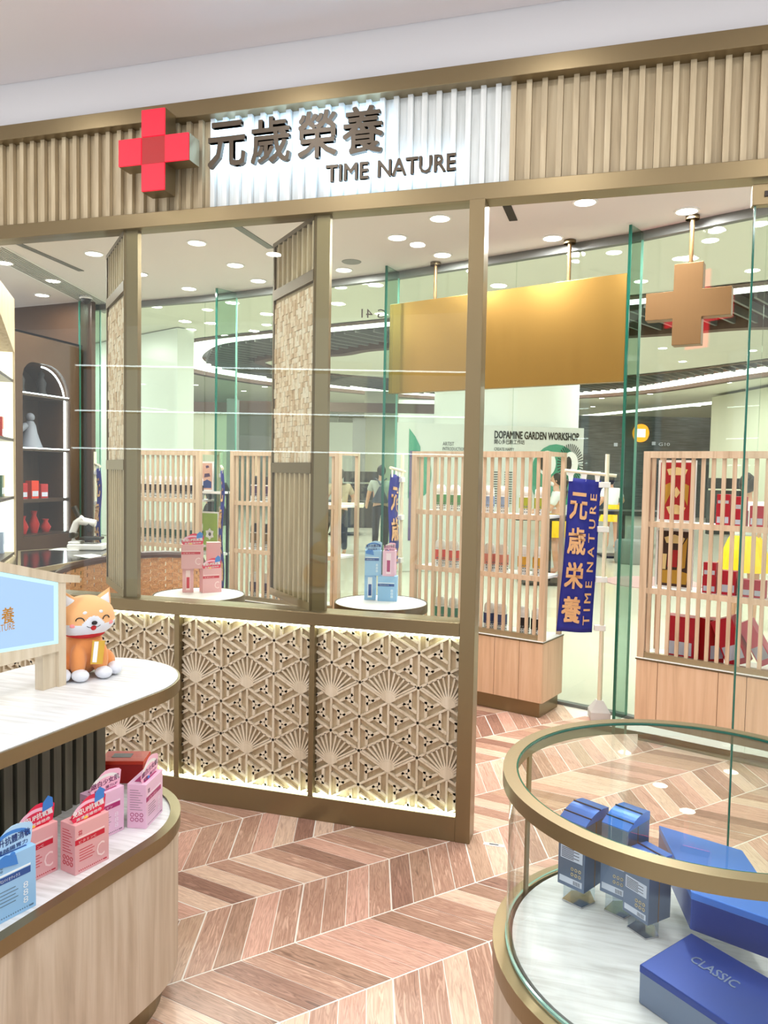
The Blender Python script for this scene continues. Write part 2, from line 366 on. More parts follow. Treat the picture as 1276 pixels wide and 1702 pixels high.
# ---- post, half wall
po = struct('trim_1', MB().box(-.597, -.532, YF-.012, YF+.10, 0, 2.736), 'bronze', bevel=.002)
hw = thing('half_wall', 'low shopfront wall of fretwork panels framed in bronze with light strips', 'wall', (-1.9, YF+.05, 0))
XL = -3.45
build('top_rail', MB().box(XL, -.597, YF-.01, YF+.12, .898, .958), 'bronze', hw, bevel=.003)
build('base_board', MB().box(XL, -.597, YF-.01, YF+.10, 0, .108), 'bronze', hw, bevel=.002)
build('core_board', MB().box(XL, -.597, YF+.040, YF+.09, .105, .9), 'oak', hw)
bays = [(-3.35, -2.66), (-2.645, -1.983), (-1.955, -1.287), (-1.262, -.598)]
for x0, x1 in ((-2.662, -2.643), (-1.983, -1.955), (-1.287, -1.262)):
    build('mullion', MB().box(x0, x1, YF-.004, YF+.06, .105, .9), 'bronze', hw, bevel=.0015)
LL = .1565; LX = LL*sqrt(3)/2
FR = ((0, YF+.022, 0), (1, 0, 0), (0, 0, 1), (0, -1, 0))
def clip(x0, y0, x1, y1, bx0, bx1, bz0, bz1):
    t0, t1 = 0, 1; dx, dy = x1-x0, y1-y0
    for p, q in ((-dx, x0-bx0), (dx, bx1-x0), (-dy, y0-bz0), (dy, bz1-y0)):
        if abs(p) < 1e-9:
            if q < 0: return None
        else:
            r_ = q/p
            if p < 0: t0 = max(t0, r_)
            else: t1 = min(t1, r_)
    return None if t0 >= t1 else (x0+dx*t0, y0+dy*t0, x0+dx*t1, y0+dy*t1)
for bi, (bx0, bx1) in enumerate(bays):
    pan = MB(); bz0, bz1 = .112, .892; fans = []
    ox = bx0+.075; oz = .573       # a fan centre
    def seg(p, q, w, top=.016):
        c = clip(p[0], p[1], q[0], q[1], bx0, bx1, bz0, bz1)
        if c and hypot(c[2]-c[0], c[3]-c[1]) > .004:
            a_, b_ = Vector((c[0], c[1])), Vector((c[2], c[3])); d = (b_-a_).normalized(); n_ = Vector((-d.y, d.x))*w/2
            pan.prism([tuple(a_-n_), tuple(b_-n_), tuple(b_+n_), tuple(a_+n_)], -.02, top-.016, 0, FR)
    def vert(i, j): return (ox+i*LX, oz+j*LL+(.5*LL if i % 2 else 0))
    for i in range(-2, 8):
        for j in range(-5, 4):
            p = vert(i, j); up_ = (p[0], p[1]+LL); ur = (p[0]+LX, p[1]+LL/2); dr = (p[0]+LX, p[1]-LL/2)
            isfan = lambda I, J: I % 2 == 0 and J in (0, -2) and bx0 < ox+I*LX < bx1+.05
            fan_here = isfan(i, j)
            if not fan_here: seg(p, up_, .0095)
            skip_ur = isfan(i, j); skip_dr = False
            seg(p, ur, .0095); seg(p, dr, .0095)
            fan_tr = set()
            # right triangle of p: p, ur, up_  and  p, dr, ur
            for T, isf in (((p, ur, up_), isfan(i, j)), ((p, dr, ur), isfan(i+1, (j-1) if (i % 2 == 0) else j))):
                # second triangle's top-right vertex column i+1; fan there covers the left triangle above its centre
                if isf: continue
                G = ((T[0][0]+T[1][0]+T[2][0])/3, (T[0][1]+T[1][1]+T[2][1])/3)
                if not (bx0-.08 < G[0] < bx1+.08 and bz0-.08 < G[1] < bz1+.08): continue
                r_ = .020
                inn = [(G[0]+(t[0]-G[0])*r_/(LL/sqrt(3)), G[1]+(t[1]-G[1])*r_/(LL/sqrt(3))) for t in T]
                for q in range(3):
                    a_, b_ = Vector(inn[q]), Vector(inn[(q+1) % 3]); d = (b_-a_).normalized()
                    seg(tuple(a_-d*.003), tuple(b_+d*.035), .0125)
                # solid centre block with a dark notch
            if isfan(i, j) and bz0 < p[1]-.02 and p[1]+LL < bz1+.12: fans.append(p)
    build('fretwork', pan, 'oak_pale', hw)
    for p in fans:
        if not bx0-.01 < p[0] < bx1+.02: continue
        fm = MB(); c0 = (p[0], p[1]+.012)
        pts = [(c0[0]+.034*cos(t*pi/12-.0), c0[1]+.034*sin(t*pi/12)) for t in range(13)]+[(p[0], p[1]-.006)]
        pts = [(min(max(x, bx0), bx1), z) for x, z in pts]
        fm.prism(pts, -.02, .001, 0, FR)
        for t in range(11):
            a_ = radians(30+12*t); dv = Vector((cos(a_), sin(a_)))
            # ray ends on the hexagon side above
            fz = LL/(sin(a_)+abs(cos(a_))/sqrt(3))-.012
            s_ = Vector(c0)+dv*.03; e_ = Vector(c0)+dv*fz; c = clip(s_.x, s_.y, e_.x, e_.y, bx0, bx1, bz0, bz1)
            if c:
                A, B = Vector((c[0], c[1])), Vector((c[2], c[3])); n_ = Vector((-dv.y, dv.x))*.0036
                fm.prism([tuple(A-n_), tuple(B-n_), tuple(B+n_*1.2), tuple(A+n_*1.2)], -.02, .0, 0, FR)
        build('fan_motif', fm, 'oak_pale', hw)
    build('light_strip', MB().box(bx0, bx1, YF+.008, YF+.018, .887, .897), 'led_green', hw)
    build('light_strip', MB().box(bx0, bx1, YF+.004, YF+.018, .108, .115), 'led_green', hw)
# ---- window pane above the half wall and door glass
struct('window_1', MB().box(XL, -.597, YF+.02, YF+.030, .958, 2.736), 'clear_glass')
dg = thing('glass_door', 'frameless glass door leaf hung from the header at the right', 'door', (.9, YF+.05, 0))
dx0 = .498
build('glass_panel', MB().box(dx0+.004, 1.35, YF+.045, YF+.055, .01, 2.70), 'clear_glass', dg)
build('glass_edge', MB().box(dx0-.003, dx0+.004, YF+.043, YF+.057, .01, 2.70), 'glass_edge', dg)
build('patch_fitting', MB().box(dx0-.012, dx0+.16, YF+.03, YF+.07, 2.64, 2.72), 'bronze', dg, bevel=.003)
build('patch_screw', MB().box(dx0+.03, dx0+.05, YF+.024, YF+.03, 2.67, 2.69), 'dark_metal', dg)
# ---- columns with slats and woven panel
wood('woven', [(.2, (214, 190, 160)), (.5, (236, 214, 186)), (.8, (246, 232, 208))], scale=(30, 30, 30), rough=.6)
wood('woven_tan', [(.2, (190, 158, 124)), (.5, (216, 186, 152)), (.8, (230, 206, 176))], scale=(30, 30, 30), rough=.6)
wood('woven_pale', [(.2, (222, 202, 176)), (.5, (240, 224, 202)), (.8, (248, 238, 220))], scale=(30, 30, 30), rough=.6)
def column(xr, label):
    r = thing('display_column', label, 'column', (xr, YF+.05, .958))
    y0 = YF+.032; W_ = .52                     # face runs back-left at 45 degrees from (xr, y0)
    o = Vector((xr, y0, 0)); ax = Vector((-sqrt(.5), sqrt(.5), 0)); nz = Vector((-sqrt(.5), -sqrt(.5), 0))
    build('bronze_face', MB().prism([(xr, y0), (xr+.062, y0), (xr+.062, y0+.03), (xr+.01, y0+.05)], .958, 2.736), 'bronze', r)
    back = MB().prism([(xr+.0, y0+.01), (xr+.03, y0+.03), (xr-W_*.7071+.03, y0+W_*.7071+.03), (xr-W_*.7071, y0+W_*.7071+.0)], .958, 2.736)
    build('core', back, 'oak', r)
    def FRM(z): return (o+Vector((0, 0, z)), ax, Vector((0, 0, 1)), nz)
    # frame stiles
    for s0, s1 in ((0, .006), (W_-.016, W_)):
        build('stile', MB().prism([(s0, .958), (s1, .958), (s1, 2.736), (s0, 2.736)], -.01, .012, 0, FRM(0)), 'bronze_dark', r)
    for z0, z1 in ((.958, .995), (1.585, 1.635), (2.45, 2.50), (2.715, 2.736)):
        build('cross_rail', MB().prism([(.004, z0), (W_, z0), (W_, z1), (.004, z1)], -.01, .014, 0, FRM(0)), 'bronze_dark' if z0 > 1 else 'bronze_pale', r)
    for z0, z1 in ((.995, 1.585), (2.50, 2.715)):
        for k in range(8):
            s = .010+k*(W_-.03)/8
            build('slat', MB().prism([(s, z0), (s+.014, z0), (s+.014, z1), (s, z1)], -.005, .012, 0, FRM(0)), 'oak', r)
    wv = MB(); cw = (W_-.022)/20; rg = random.Random(5)
    nz_ = int((2.45-1.635)/cw)
    for a_ in range(20):
        b_ = 0
        while b_ < nz_:
            ln = rg.choice([1, 2, 2, 3]) if a_ % 2 else rg.choice([1, 1, 2]); ln = min(ln, nz_-b_)
            hgt = .002+.006*rg.random()
            z0 = 1.635+b_*cw; z1 = z0+ln*cw
            s = .006+a_*cw
            wv.prism([(s+.0008, z0+.0008), (s+cw-.0008, z0+.0008), (s+cw-.0008, z1-.0008), (s+.0008, z1-.0008)], 0, hgt, rg.randrange(3), FRM(0)); b_ += ln
    build('woven_panel', wv, ['woven', 'woven_tan', 'woven_pale'], r)
    return r
column(-1.291, 'bronze cornered display column with slats and woven panel, in the middle of the window')
column(-2.273, 'bronze cornered display column with slats and woven panel, at the left of the window')
# ---- curved green glass wall
gw = struct('wall_back', MB().box(-4.9, -4.89, 6.5, 6.51, 0, .01), 'dark_metal')
pts = GT
for i, ((x0, y0), (x1, y1)) in enumerate(zip(pts, pts[1:])):
    d = Vector((x1-x0, y1-y0)).normalized(); n = Vector((-d.y, d.x))
    a_ = Vector((x0, y0)); b_ = Vector((x1, y1))
    q = [tuple(a_), tuple(b_), tuple(b_+n*.012), tuple(a_+n*.012)]
    build('glass_pane', MB().prism(q, .02, CEIL), 'green_glass', gw)
    q2 = [tuple(a_-n*.02), tuple(b_-n*.02), tuple(b_+n*.03), tuple(a_+n*.03)]
    build('head_track', MB().prism(q2, CEIL-.055, CEIL-.001), 'louvre', gw); build('floor_track', MB().prism(q2, 0, .02), 'louvre', gw)
fin_pos = [(-1.64, .21, (-.18, -.98)), (-3.23, .21, (-.42, -.91)), (.15, .19, (-.40, -.92)), (-4.80, .22, (-.3, -.95))]
for x, w, dvv in fin_pos:
    y = gy(x)
    e = 'glass_fin'
    ex, ey = x-.0*w, y
    # fins run roughly square to the wall, towards the shop
    dv = Vector(dvv).normalized(); n = Vector((-dv.y, dv.x))*.0085
    A = Vector((x, y-.012)); B = A+dv*w
    gp = build('glass_fin', MB().prism([tuple(A-n), tuple(B-n), tuple(B+n), tuple(A+n)], .02, CEIL-.01), 'fin_glass', gw)
    B2 = B+dv*.012
    build('fin_edge', MB().prism([tuple(B-n), tuple(B2-n), tuple(B2+n), tuple(B+n)], .02, CEIL-.01), 'glass_edge', gp)
    A2 = A-dv*.006
    build('fin_edge', MB().prism([tuple(A+dv*.004-n*.8), tuple(A2-n*.8), tuple(A2+n*.8), tuple(A+dv*.004+n*.8)], .02, CEIL-.01), 'glass_edge_pale', gp)
# ---- downlights of the shop ceiling
spots = [(327, 403), (391, 440), (731, 362), (660, 394), (735, 423), (571, 448), (918, 395), (972, 335), (1141, 350), (156, 421), (232, 455), (314, 479), (7, 436), (88, 466), (70, 490), (429, 466)]
def downlight(p, w, r=.06, grp='round ceiling downlights', lab='flush white round downlight in the shop ceiling', z=CEIL):
    t = thing('downlight', lab, 'light', (p[0], p[1], z), 0, grp)
    build('trim_ring', MB().lathe([(r+.012, -.001), (r+.012, -.006), (r, -.008), (r, -.001)], n=24), 'white', t, local=True)
    build('lens', MB().lathe([(.001, -.004), (r, -.004)], n=24), 'lamp_disc', t, local=True)
    if w: lamp(p[0], p[1], z-.012, w, r, parent=t)
    return t
ORD = ['first', 'second', 'third', 'fourth', 'fifth', 'sixth', 'seventh', 'eighth', 'ninth', 'tenth', 'eleventh', 'twelfth', 'thirteenth', 'fourteenth', 'fifteenth', 'sixteenth', 'seventeenth', 'eighteenth', 'nineteenth', 'twentieth']
for k, (px, py) in enumerate(sorted(spots)):
    p = Z(px, py, CEIL); downlight(p, 9.0, lab='round white downlight in the shop ceiling, %s from the left edge of the photo' % ORD[k])
for k, (x, y) in enumerate(((-.2, 3.75), (1.3, 3.9))): downlight((x, y), 9.0, grp=None, lab=['shop ceiling downlight just behind the header above the door opening', 'shop ceiling downlight outside the frame beyond the glass door'][k])
for x in (-2.9, -1.6, -.3, 1.0):
    for y, w in ((.2, 8), (1.5, 7), (2.35, 5)): downlight((x, y), w, grp='downlights over the counters', lab='assumed near ceiling downlight above the counters, outside the photo', z=3.5)  # unseen row nearest the header is added to brighten columns and header
p = Z(584, 435, CEIL); tag(build('ceiling_speaker', MB().lathe([(.002, CEIL-.004), (.07, CEIL-.004), (.075, CEIL)], (p.x, p.y), 24), 'grey'), 'round grey ceiling speaker between the downlights', 'speaker')
# linear slots
a_, b_ = Z(20, 400, CEIL), Z(135, 450, CEIL)
tag(build('slot_diffuser', MB().bar((a_.x, a_.y, CEIL-.002), (b_.x, b_.y, CEIL-.002), .05, .006), 'louvre'), 'grey slot air diffuser in the ceiling at the far left', 'vent')
a_, b_ = Z(388, 372, CEIL), Z(450, 412, CEIL)
tag(build('slot_diffuser', MB().bar((a_.x, a_.y, CEIL-.002), (b_.x, b_.y, CEIL-.002), .055, .006), 'louvre'), 'grey slot air diffuser just left of the middle column', 'vent')
a_, b_ = Z(842, 341, CEIL), Z(853, 366, CEIL)
tag(build('slot_diffuser', MB().bar((a_.x, a_.y, CEIL-.002), (b_.x, b_.y, CEIL-.002), .05, .006), 'louvre_gap'), 'short dark slot air diffuser right of the bronze post', 'vent')
gr = thing('air_grille', 'long ceiling air grille of thin parallel bars at the left', 'vent', (-4, 4.5, CEIL))
a_, b_ = Z(-20, 410, CEIL), Z(190, 520, CEIL); a_ = Vector((a_.x, a_.y, CEIL)); b_ = Vector((b_.x, b_.y, CEIL)); d = (b_-a_).normalized(); n = Vector((-d.y, d.x, 0))
build('grille_frame', MB().bar(a_, b_, .26, .006), 'white', gr)
for k in range(9): o_ = n*(-.1+.025*k); build('grille_bar', MB().bar(a_+o_+Vector((0, 0, -.004)), b_+o_+Vector((0, 0, -.004)), .006, .008), 'grey', gr)
p = Z(143, 492, CEIL)
sc = thing('dome_camera', 'small dark dome camera under the ceiling left of the left column', 'camera', (p.x, p.y, CEIL))
build('mount', MB().lathe([(.05, 0), (.06, -.02), (.055, -.03)], n=20), 'white', sc, local=True); build('dome', MB().ball((0, 0, -.03), .045, 14), 'black', sc, local=True, smooth=40)
# ================================================================ OBJECTS
def capsule(c, a, r, back, n=20, left=None):       # D outline: half circle at the far end, straight sides running back towards -a
    a = Vector(a).normalized(); s = Vector((a.y, -a.x)); c = Vector(c)
    pts = [tuple(c-a*back+s*r)]
    for k in range(n+1):
        t = pi*k/n; pts.append(tuple(c+s*r*cos(t)+a*r*sin(t)))
    pts.append(tuple(c-a*back-s*(left or r))); return pts
# ---- left counter: lower plinth and upper table
lc = thing('display_plinth', 'low rounded oak plinth with bronze rim under the left counter', 'counter', (-1.5, 1.6, 0))
c1, a1 = (-1.50, 1.87), (.125, .992)
build('kick_base', MB().prism(capsule(c1, a1, .27, 2.2), 0, .10), 'bronze', lc)
build('body', MB().prism(capsule(c1, a1, .316, 2.2, 40), .10, .523), 'oak_grey', lc, smooth=30)
rim = MB(); o_ = capsule(c1, a1, .322, 2.2, 40); i_ = capsule(c1, a1, .292, 2.2, 40); k = len(o_)
for i in range(k-1):
    rim.quad([(*o_[i], .523), (*o_[i+1], .523), (*o_[i+1], .562), (*o_[i], .562)]); rim.quad([(*o_[i], .562), (*o_[i+1], .562), (*i_[i+1], .562), (*i_[i], .562)]); rim.quad([(*i_[i], .562), (*i_[i+1], .562), (*i_[i+1], .545), (*i_[i], .545)])
build('rim', rim, 'bronze', lc, smooth=30)
build('top_board', MB().prism(capsule(c1, a1, .292, 2.2, 40), .52, .556), 'white_wood', lc)
uc = thing('display_counter', 'pale topped rounded counter with bronze edge and dark fluted pedestal', 'counter', (-1.64, 1.9, .556))
c2, a2 = (-1.64, 2.12), (.12, .993)
build('top_edge', MB().prism(capsule(c2, a2, .31, 2.2, 40), .858, .8975), 'bronze', uc, smooth=30)
build('top_board', MB().prism(capsule(c2, a2, .303, 2.2, 40), .88, .900), 'white_wood', uc)
aa = Vector((.06, .998)).normalized(); ss = Vector((aa.y, -aa.x)); P0 = Vector((-1.585, 1.30))
cornr = P0+aa*.80
build('pedestal_core', MB().prism([tuple(P0-aa*.6-ss*.02), tuple(cornr-ss*.02), tuple(cornr-ss*.30), tuple(P0-aa*.6-ss*.30)], .556, .858), 'black', uc)
wood('dark_olive_wood', [(.3, (84, 82, 68)), (.7, (112, 108, 92))], scale=(12, 12, 1), rough=.5)
n_ = 0
s_ = .80
while s_ > -.5:
    p = P0+aa*s_
    w = .040 if n_ == 0 else .030
    build('flute', MB().prism([tuple(p), tuple(p-aa*w), tuple(p-aa*w-ss*.03), tuple(p-ss*.03)], .556, .858), 'dark_olive_wood', uc); s_ -= w+.016; n_ += 1
# ---- light box sign on the counter
lb = thing('light_box_sign', 'backlit pale blue light box sign in an oak frame on the left counter', 'sign', (-1.66, 1.95, .90))
o0 = Vector((-1.653, 2.023, 0)); ad = Vector((.12, .993, 0)).normalized(); nd = Vector((ad.y, -ad.x, 0))      # nd looks to the aisle
F_ = (o0, ad, Vector((0, 0, 1)), nd)
emis('lightbox_face', (176, 212, 252), .80); emis('lightbox_edge', (205, 250, 255), .85)
pan = MB(); pan.prism([(-.60, 1.05+.03), (-.0, 1.038), (0, 1.233), (-.6, 1.395)], -.03, -.004, 0, F_); build('lit_panel', pan, 'lightbox_face', lb)
ed = MB(); ed.prism([(-.016, 1.04), (0, 1.04), (0, 1.233), (-.016, 1.236)], -.0035, -.002, 0, F_); ed.prism([(-.6, 1.382), (-.6, 1.395), (-.0, 1.233), (-.0, 1.221)], -.0035, -.002, 0, F_)
ed.prism([(-.6, 1.08), (-.6, 1.092), (-.0, 1.05), (-.0, 1.038)], -.0035, -.002, 0, F_); build('bright_edge', ed, 'lightbox_edge', lb)
build('frame_post', MB().prism([(0, .90), (.03, .90), (.03, 1.236), (0, 1.236)], -.06, 0, 0, F_), 'oak_pale', lb)
build('frame_leg', MB().prism([(-.052, .90), (0, .90), (0, 1.03), (-.052, 1.03)], -.045, -.012, 0, F_), 'oak_pale', lb)
build('bottom_rail', MB().prism([(-.6, 1.015), (0, 1.015), (0, 1.039), (-.6, 1.083)], -.05, 0, 0, F_), 'oak_pale', lb)
build('top_board', MB().prism([(-.6, 1.396), (.0, 1.234), (.085, 1.222), (.085, 1.246), (.0, 1.262), (-.6, 1.425)], -.085, 0.004, 0, F_), 'oak_pale', lb)
mat('gilt', (196, 140, 60), .4, .3)
mb = MB(); u = -.2
for tx, px0, px1, pyb, pyt in (('養', 2, 23, 1034, 1009), ('NATURE', -60, 23, 1044, 1036)):
    pass
def onF(px, py):
    r_ = ray(px, py); t = (o0-EYE).dot(nd)/r_.dot(nd); q = EYE+r_*t; return (q-o0).dot(ad), q.z
s1, z1 = onF(22, 1034); s0, z0 = onF(1, 1034); st, zt = onF(12, 1009)
add_text(mb, '養', o0+ad*s0+Vector((0, 0, z1))+nd*.0, ad, (0, 0, 1), s1-s0, zt-z1, .004, .03)
s1, z1 = onF(23, 1045); st, zt = onF(12, 1036)
add_text(mb, 'TIME NATURE', o0+ad*(s1-.13)+Vector((0, 0, z1)), ad, (0, 0, 1), .13, zt-z1, .004, .01)
build('gilt_lettering', mb, 'gilt', lb)
# ---- product cartons
KIND = {'pink': ((226, 168, 170), (200, 22, 50), 'ビタミンC', (246, 214, 212)), 'blue': ((150, 196, 236), (40, 80, 150), 'プロバイオティクス', (236, 246, 255)),
        'lilac': ((232, 190, 216), (172, 40, 110), 'コラーゲン', (246, 226, 240)), 'plain': ((222, 170, 172), (222, 170, 172), '', (246, 220, 220))}
for k, (a, b, t, c) in KIND.items(): mat('card_'+k, a, .45); mat('band_'+k, b, .45); mat('print_'+k, c, .5); mat('ink_'+k, tuple(int(q*.62) for q in a), .5)
mat('topper_red', (222, 44, 80), .4); mat('topper_pink', (246, 190, 214), .4); mat('topper_blue', (62, 130, 210), .4); mat('topper_pale', (176, 214, 246), .4); mat('plum', (120, 40, 100), .5); mat('navy', (30, 56, 120), .5); mat('gold_card', (240, 200, 90), .4)
TOP = {'pink': ('免疫UP抗氧護', '高濃度維他命'), 'blue': ('提升抗體消敏', '優越腸胃力'), 'lilac': ('嫩白少女肌', '緊緻、彈力UP')}
def carton(label, x, y, z, rot, kind='pink', w=.105, d=.058, h=.13, top=True, fine=True, group=None, vert=False, film=True):
    r = thing('supplement_carton', label, 'box', (x, y, z), rot, group)
    bc, band, txt, pale = KIND[kind]
    e = .0
    build('carton', MB().box(0, w, 0, d, 0, h), 'card_'+kind, r, local=True, bevel=.0012)
    X, Zv = (1, 0, 0), (0, 0, 1)
    y_ = -.0006
    fx = ((0, 0, 0), X, Zv, (0, -1, 0))
    if not vert:
        if kind != 'plain':
            build('name_band', MB().prism([(w*.0, h*.60), (w*.86, h*.60), (w*.86, h*.70), (0, h*.70)], .0002, .0009, 0, fx), 'band_'+kind, r, local=True)
            build('silver_line', MB().prism([(w*.04, h*.715), (w*.86, h*.715), (w*.86, h*.745), (w*.04, h*.745)], .0002, .0008, 0, fx), 'print_'+kind, r, local=True)
            mb = MB(); add_text(mb, txt, (w*.1, y_-.0006, h*.62), X, Zv, w*.5, h*.055, .0004)
            if kind == 'pink': add_text(mb, 'C', (w*.62, y_, h*.16), X, Zv, w*.24, h*.30, .0003)
            else:
                for q in range(3): add_text(mb, '◯' if 0 else '8', (w*.68, y_, h*(.14+.12*q)), X, Zv, w*.12, h*.1, .0003)
            build('lettering', mb, 'print_'+kind, r, local=True)
            if fine:
                mb = MB()
                for q in range(5): mb.prism([(w*.12, h*(.25+.055*q)), (w*(.5+.06*(q % 2)), h*(.25+.055*q)), (w*(.5+.06*(q % 2)), h*(.262+.055*q)), (w*.12, h*(.262+.055*q))], .0002, .0006, 0, fx)
                for q in range(14): mb.prism([(w*(.1+.055*q), h*.055), (w*(.125+.055*q), h*.055), (w*(.125+.055*q), h*.075), (w*(.1+.055*q), h*.075)], .0002, .0006, 0, fx)
                for qx in (0, 1):
                    for qz in (0, 1): mb.tube([(w*(.12+.055*qx+.018*cos(t*pi/4)), -.0006, h*(.80+.05*qz)+w*.022*sin(t*pi/4)) for t in range(8)], .0007, 3, closed=True)
                mb.prism([(w*.84, h*.05), (w*.93, h*.05), (w*.93, h*.075), (w*.84, h*.075)], .0002, .0007, 0, fx)
                # fine print on the side panel
                fs = ((0, 0, 0), (0, -1, 0), Zv, (-1, 0, 0))
                for q in range(9): mb.prism([(-d*.85, h*(.42+.055*q)), (-d*(.2+.1*(q % 3)), h*(.42+.055*q)), (-d*(.2+.1*(q % 3)), h*(.43+.055*q)), (-d*.85, h*(.43+.055*q))], .0002, .0006, 0, fs)
                build('fine_print', mb, 'ink_'+kind if kind != 'pink' else 'band_pink', r, local=True)
                mb = MB()
                for qx in range(3):
                    for qz in range(2): mb.tube([(-.0006, d*(.25+.24*qx)+d*.09*cos(t*pi/4), h*(.2+.11*qz)+d*.09*sin(t*pi/4)) for t in range(8)], .0009, 4, closed=True)
                build('side_icons', mb, 'band_pink' if kind == 'pink' else 'band_'+kind, r, local=True)
                build('top_flap', MB().box(w*.15, w*.85, d*.2, d*.75, h, h+.0008), 'band_'+kind, r, local=True)
    else:
        build('label_window', MB().prism([(w*.3, h*.1), (w*.7, h*.1), (w*.7, h*.92), (w*.3, h*.92)], .0002, .0008, 0, fx), 'print_'+kind, r, local=True)
        build('name_band', MB().prism([(w*.36, h*.18), (w*.64, h*.18), (w*.64, h*.64), (w*.36, h*.64)], .0008, .0014, 0, fx), 'band_'+kind, r, local=True)
    if top and kind in TOP:
        tp = thing.__call__ if 0 else None
        yb = d*.30
        ft = ((0, yb, 0), X, Zv, (0, -1, 0))
        cxx, R_ = w*.52, w*.5
        pts = [(w*.12, h*.94), (w*.95, h*.94), (w*1.0, h*1.1)]
        for t in range(13):
            a = pi*t/12; rr = R_*(1+.06*sin(5*a)); pts.append((cxx+rr*cos(a), h*1.16+rr*.62*sin(a)+.012*cos(a)))
        pts.append((w*.0, h*1.1))
        base = {'pink': 'topper_red', 'blue': 'topper_pale', 'lilac': 'topper_pink'}[kind]
        tpn = build('display_topper', MB().prism(pts, 0, .0012, 0, ft), base, r, local=True)
        acc = {'pink': 'topper_pink', 'blue': 'topper_blue', 'lilac': 'white'}[kind]
        mb = MB(); pp = [(cxx+R_*.92*cos(pi*t/12)*1.0, h*1.15+R_*.5*sin(pi*t/12)) for t in range(13)]
        mb.prism(pp+[(cxx+R_*.7*cos(pi-pi*t/12), h*1.15+R_*.34*sin(pi-pi*t/12)) for t in range(13)], .0012, .0016, 0, ft)
        build('topper_arc', mb, acc, r, local=True)
        mb = MB(); add_text(mb, TOP[kind][0], (w*.05, yb-.0016, h*1.10), (1, 0, .06), (-.06, 0, 1), w*.92, h*.13, .0004, .03)
        add_text(mb, TOP[kind][1], (w*.15, yb-.0016, h*1.0), (1, 0, .06), (-.06, 0, 1), w*.75, h*.07, .0004, .02)
        build('topper_lettering', mb, {'pink': 'white', 'blue': 'navy', 'lilac': 'plum'}[kind], r, local=True)
        mb = MB(); sh = [(.68, 1.24), (.98, 1.28), (.96, 1.46), (.84, 1.53), (.70, 1.42)] if kind == 'pink' else ([(.05, .88), (.55, .82), (.5, .98), (.25, 1.04), (.08, 1.0)] if kind == 'blue' else [(.6, .92), (.8, .9), (.82, 1.0), (.64, 1.0)])
        mb.prism([(w*p, h*q) for p, q in sh], .0017, .0026, 0, (ft[0], X, Zv, (0, -1, 0)) if kind != 'blue' else ((0, 0, 0), X, Zv, (0, -1, 0)))
        build('topper_shield', mb, 'topper_blue' if kind != 'lilac' else 'gold_card', r, local=True)
        mb = MB(); mb.ball((w*.42, yb-.003 if kind != 'blue' else -.002, h*1.0), w*.07, 10, sc=(1, .15, 1)); build('topper_badge', mb, 'gold_card' if kind == 'pink' else 'topper_blue', r, local=True, smooth=60)
    return r
R = radians
carton('pink vitamin carton with red topper nearest the plinth edge, in front of the lilac box', -1.275, 1.618, .556, R(75.5))
carton('pink vitamin carton with red topper between the blue box and the front pink one', -1.364, 1.529, .556, R(75.5))
carton('pale blue probiotic carton with blue topper at the left edge of the photo', -1.301, 1.377, .556, R(75.5), 'blue', h=.15)
carton('lilac pink carton with pale pink arched topper standing against the dark flutes', -1.339, 1.776, .556, R(75.5), 'lilac')
carton('lilac pink carton turned sideways at the far rounded end of the plinth', -1.253, 1.898, .556, R(100), 'lilac', w=.12)
def redbox(lab, x, y, rot, w=.14, d=.09, h=.075):
    t = thing('gift_box', lab, 'box', (x, y, .556), rot)
    mat('orange_red', (222, 62, 36), .4); mat('deep_red', (178, 24, 22), .4)
    build('base', MB().box(0, w, 0, d, 0, h-.012), 'deep_red', t, local=True); build('lid', MB().box(-.002, w+.002, -.002, d+.002, h-.012, h), 'orange_red', t, local=True, bevel=.001)
    build('top_label', MB().box(w*.2, w*.65, d*.35, d*.75, h, h+.001), 'grey', t, local=True)
    ac = MB(); ac.prism([(w*.1, h)]+[(w*.5+w*.4*cos(pi-pi*q/12), h+.02+w*.36*sin(pi*q/12)) for q in range(13)]+[(w*.9, h)], 0, .0015, 0, ((0, d*.4, 0), (1, 0, 0), (0, 0, 1), (0, -1, 0)))
    build('clear_topper', ac, 'pack_film', t, local=True)
redbox('orange red gift box with clear topper behind the lilac cartons', -1.582, 2.131, R(19))
redbox('orange red gift box half hidden beside the dark pedestal', -1.70, 2.055, R(19), w=.10)
# ---- plush dog on the counter
px0 = Z(139, 1122, .9)
pl = thing('plush_dog', 'orange and white plush shiba dog smiling beside the light box sign', 'plush toy', (px0.x, px0.y, .90), R(58)); pl.scale = (1.42, 1.42, 1.42)
def furm(n, c):
    m = mat(n, c, .95); b = m.node_tree.nodes['Principled BSDF']; b.inputs['Sheen Weight'].default_value = .3
    no = N(m, 'ShaderNodeTexNoise'); no.inputs['Scale'].default_value = 500; bp = N(m, 'ShaderNodeBump'); bp.inputs['Strength'].default_value = .3; bp.inputs['Distance'].default_value = .002
    m.node_tree.links.new(no.outputs['Fac'], bp.inputs['Height']); m.node_tree.links.new(bp.outputs['Normal'], b.inputs['Normal'])
furm('plush_orange', (232, 152, 88)); furm('plush_head_orange', (244, 186, 128)); furm('plush_white', (232, 236, 246)); mat('plush_black', (26, 20, 24), .5); mat('plush_pink', (240, 150, 150), .8); mat('scarf', (196, 40, 44), .8)
body = bmesh.new()
def bl(c, r, sc=(1, 1, 1), seg=24, rot=None):
    mm = Matrix.Translation(c) @ (rot or Matrix()) @ Matrix.Diagonal((r*sc[0], r*sc[1], r*sc[2], 1))
    return bmesh.ops.create_uvsphere(body, u_segments=seg, v_segments=seg*2//3, radius=1, matrix=mm)
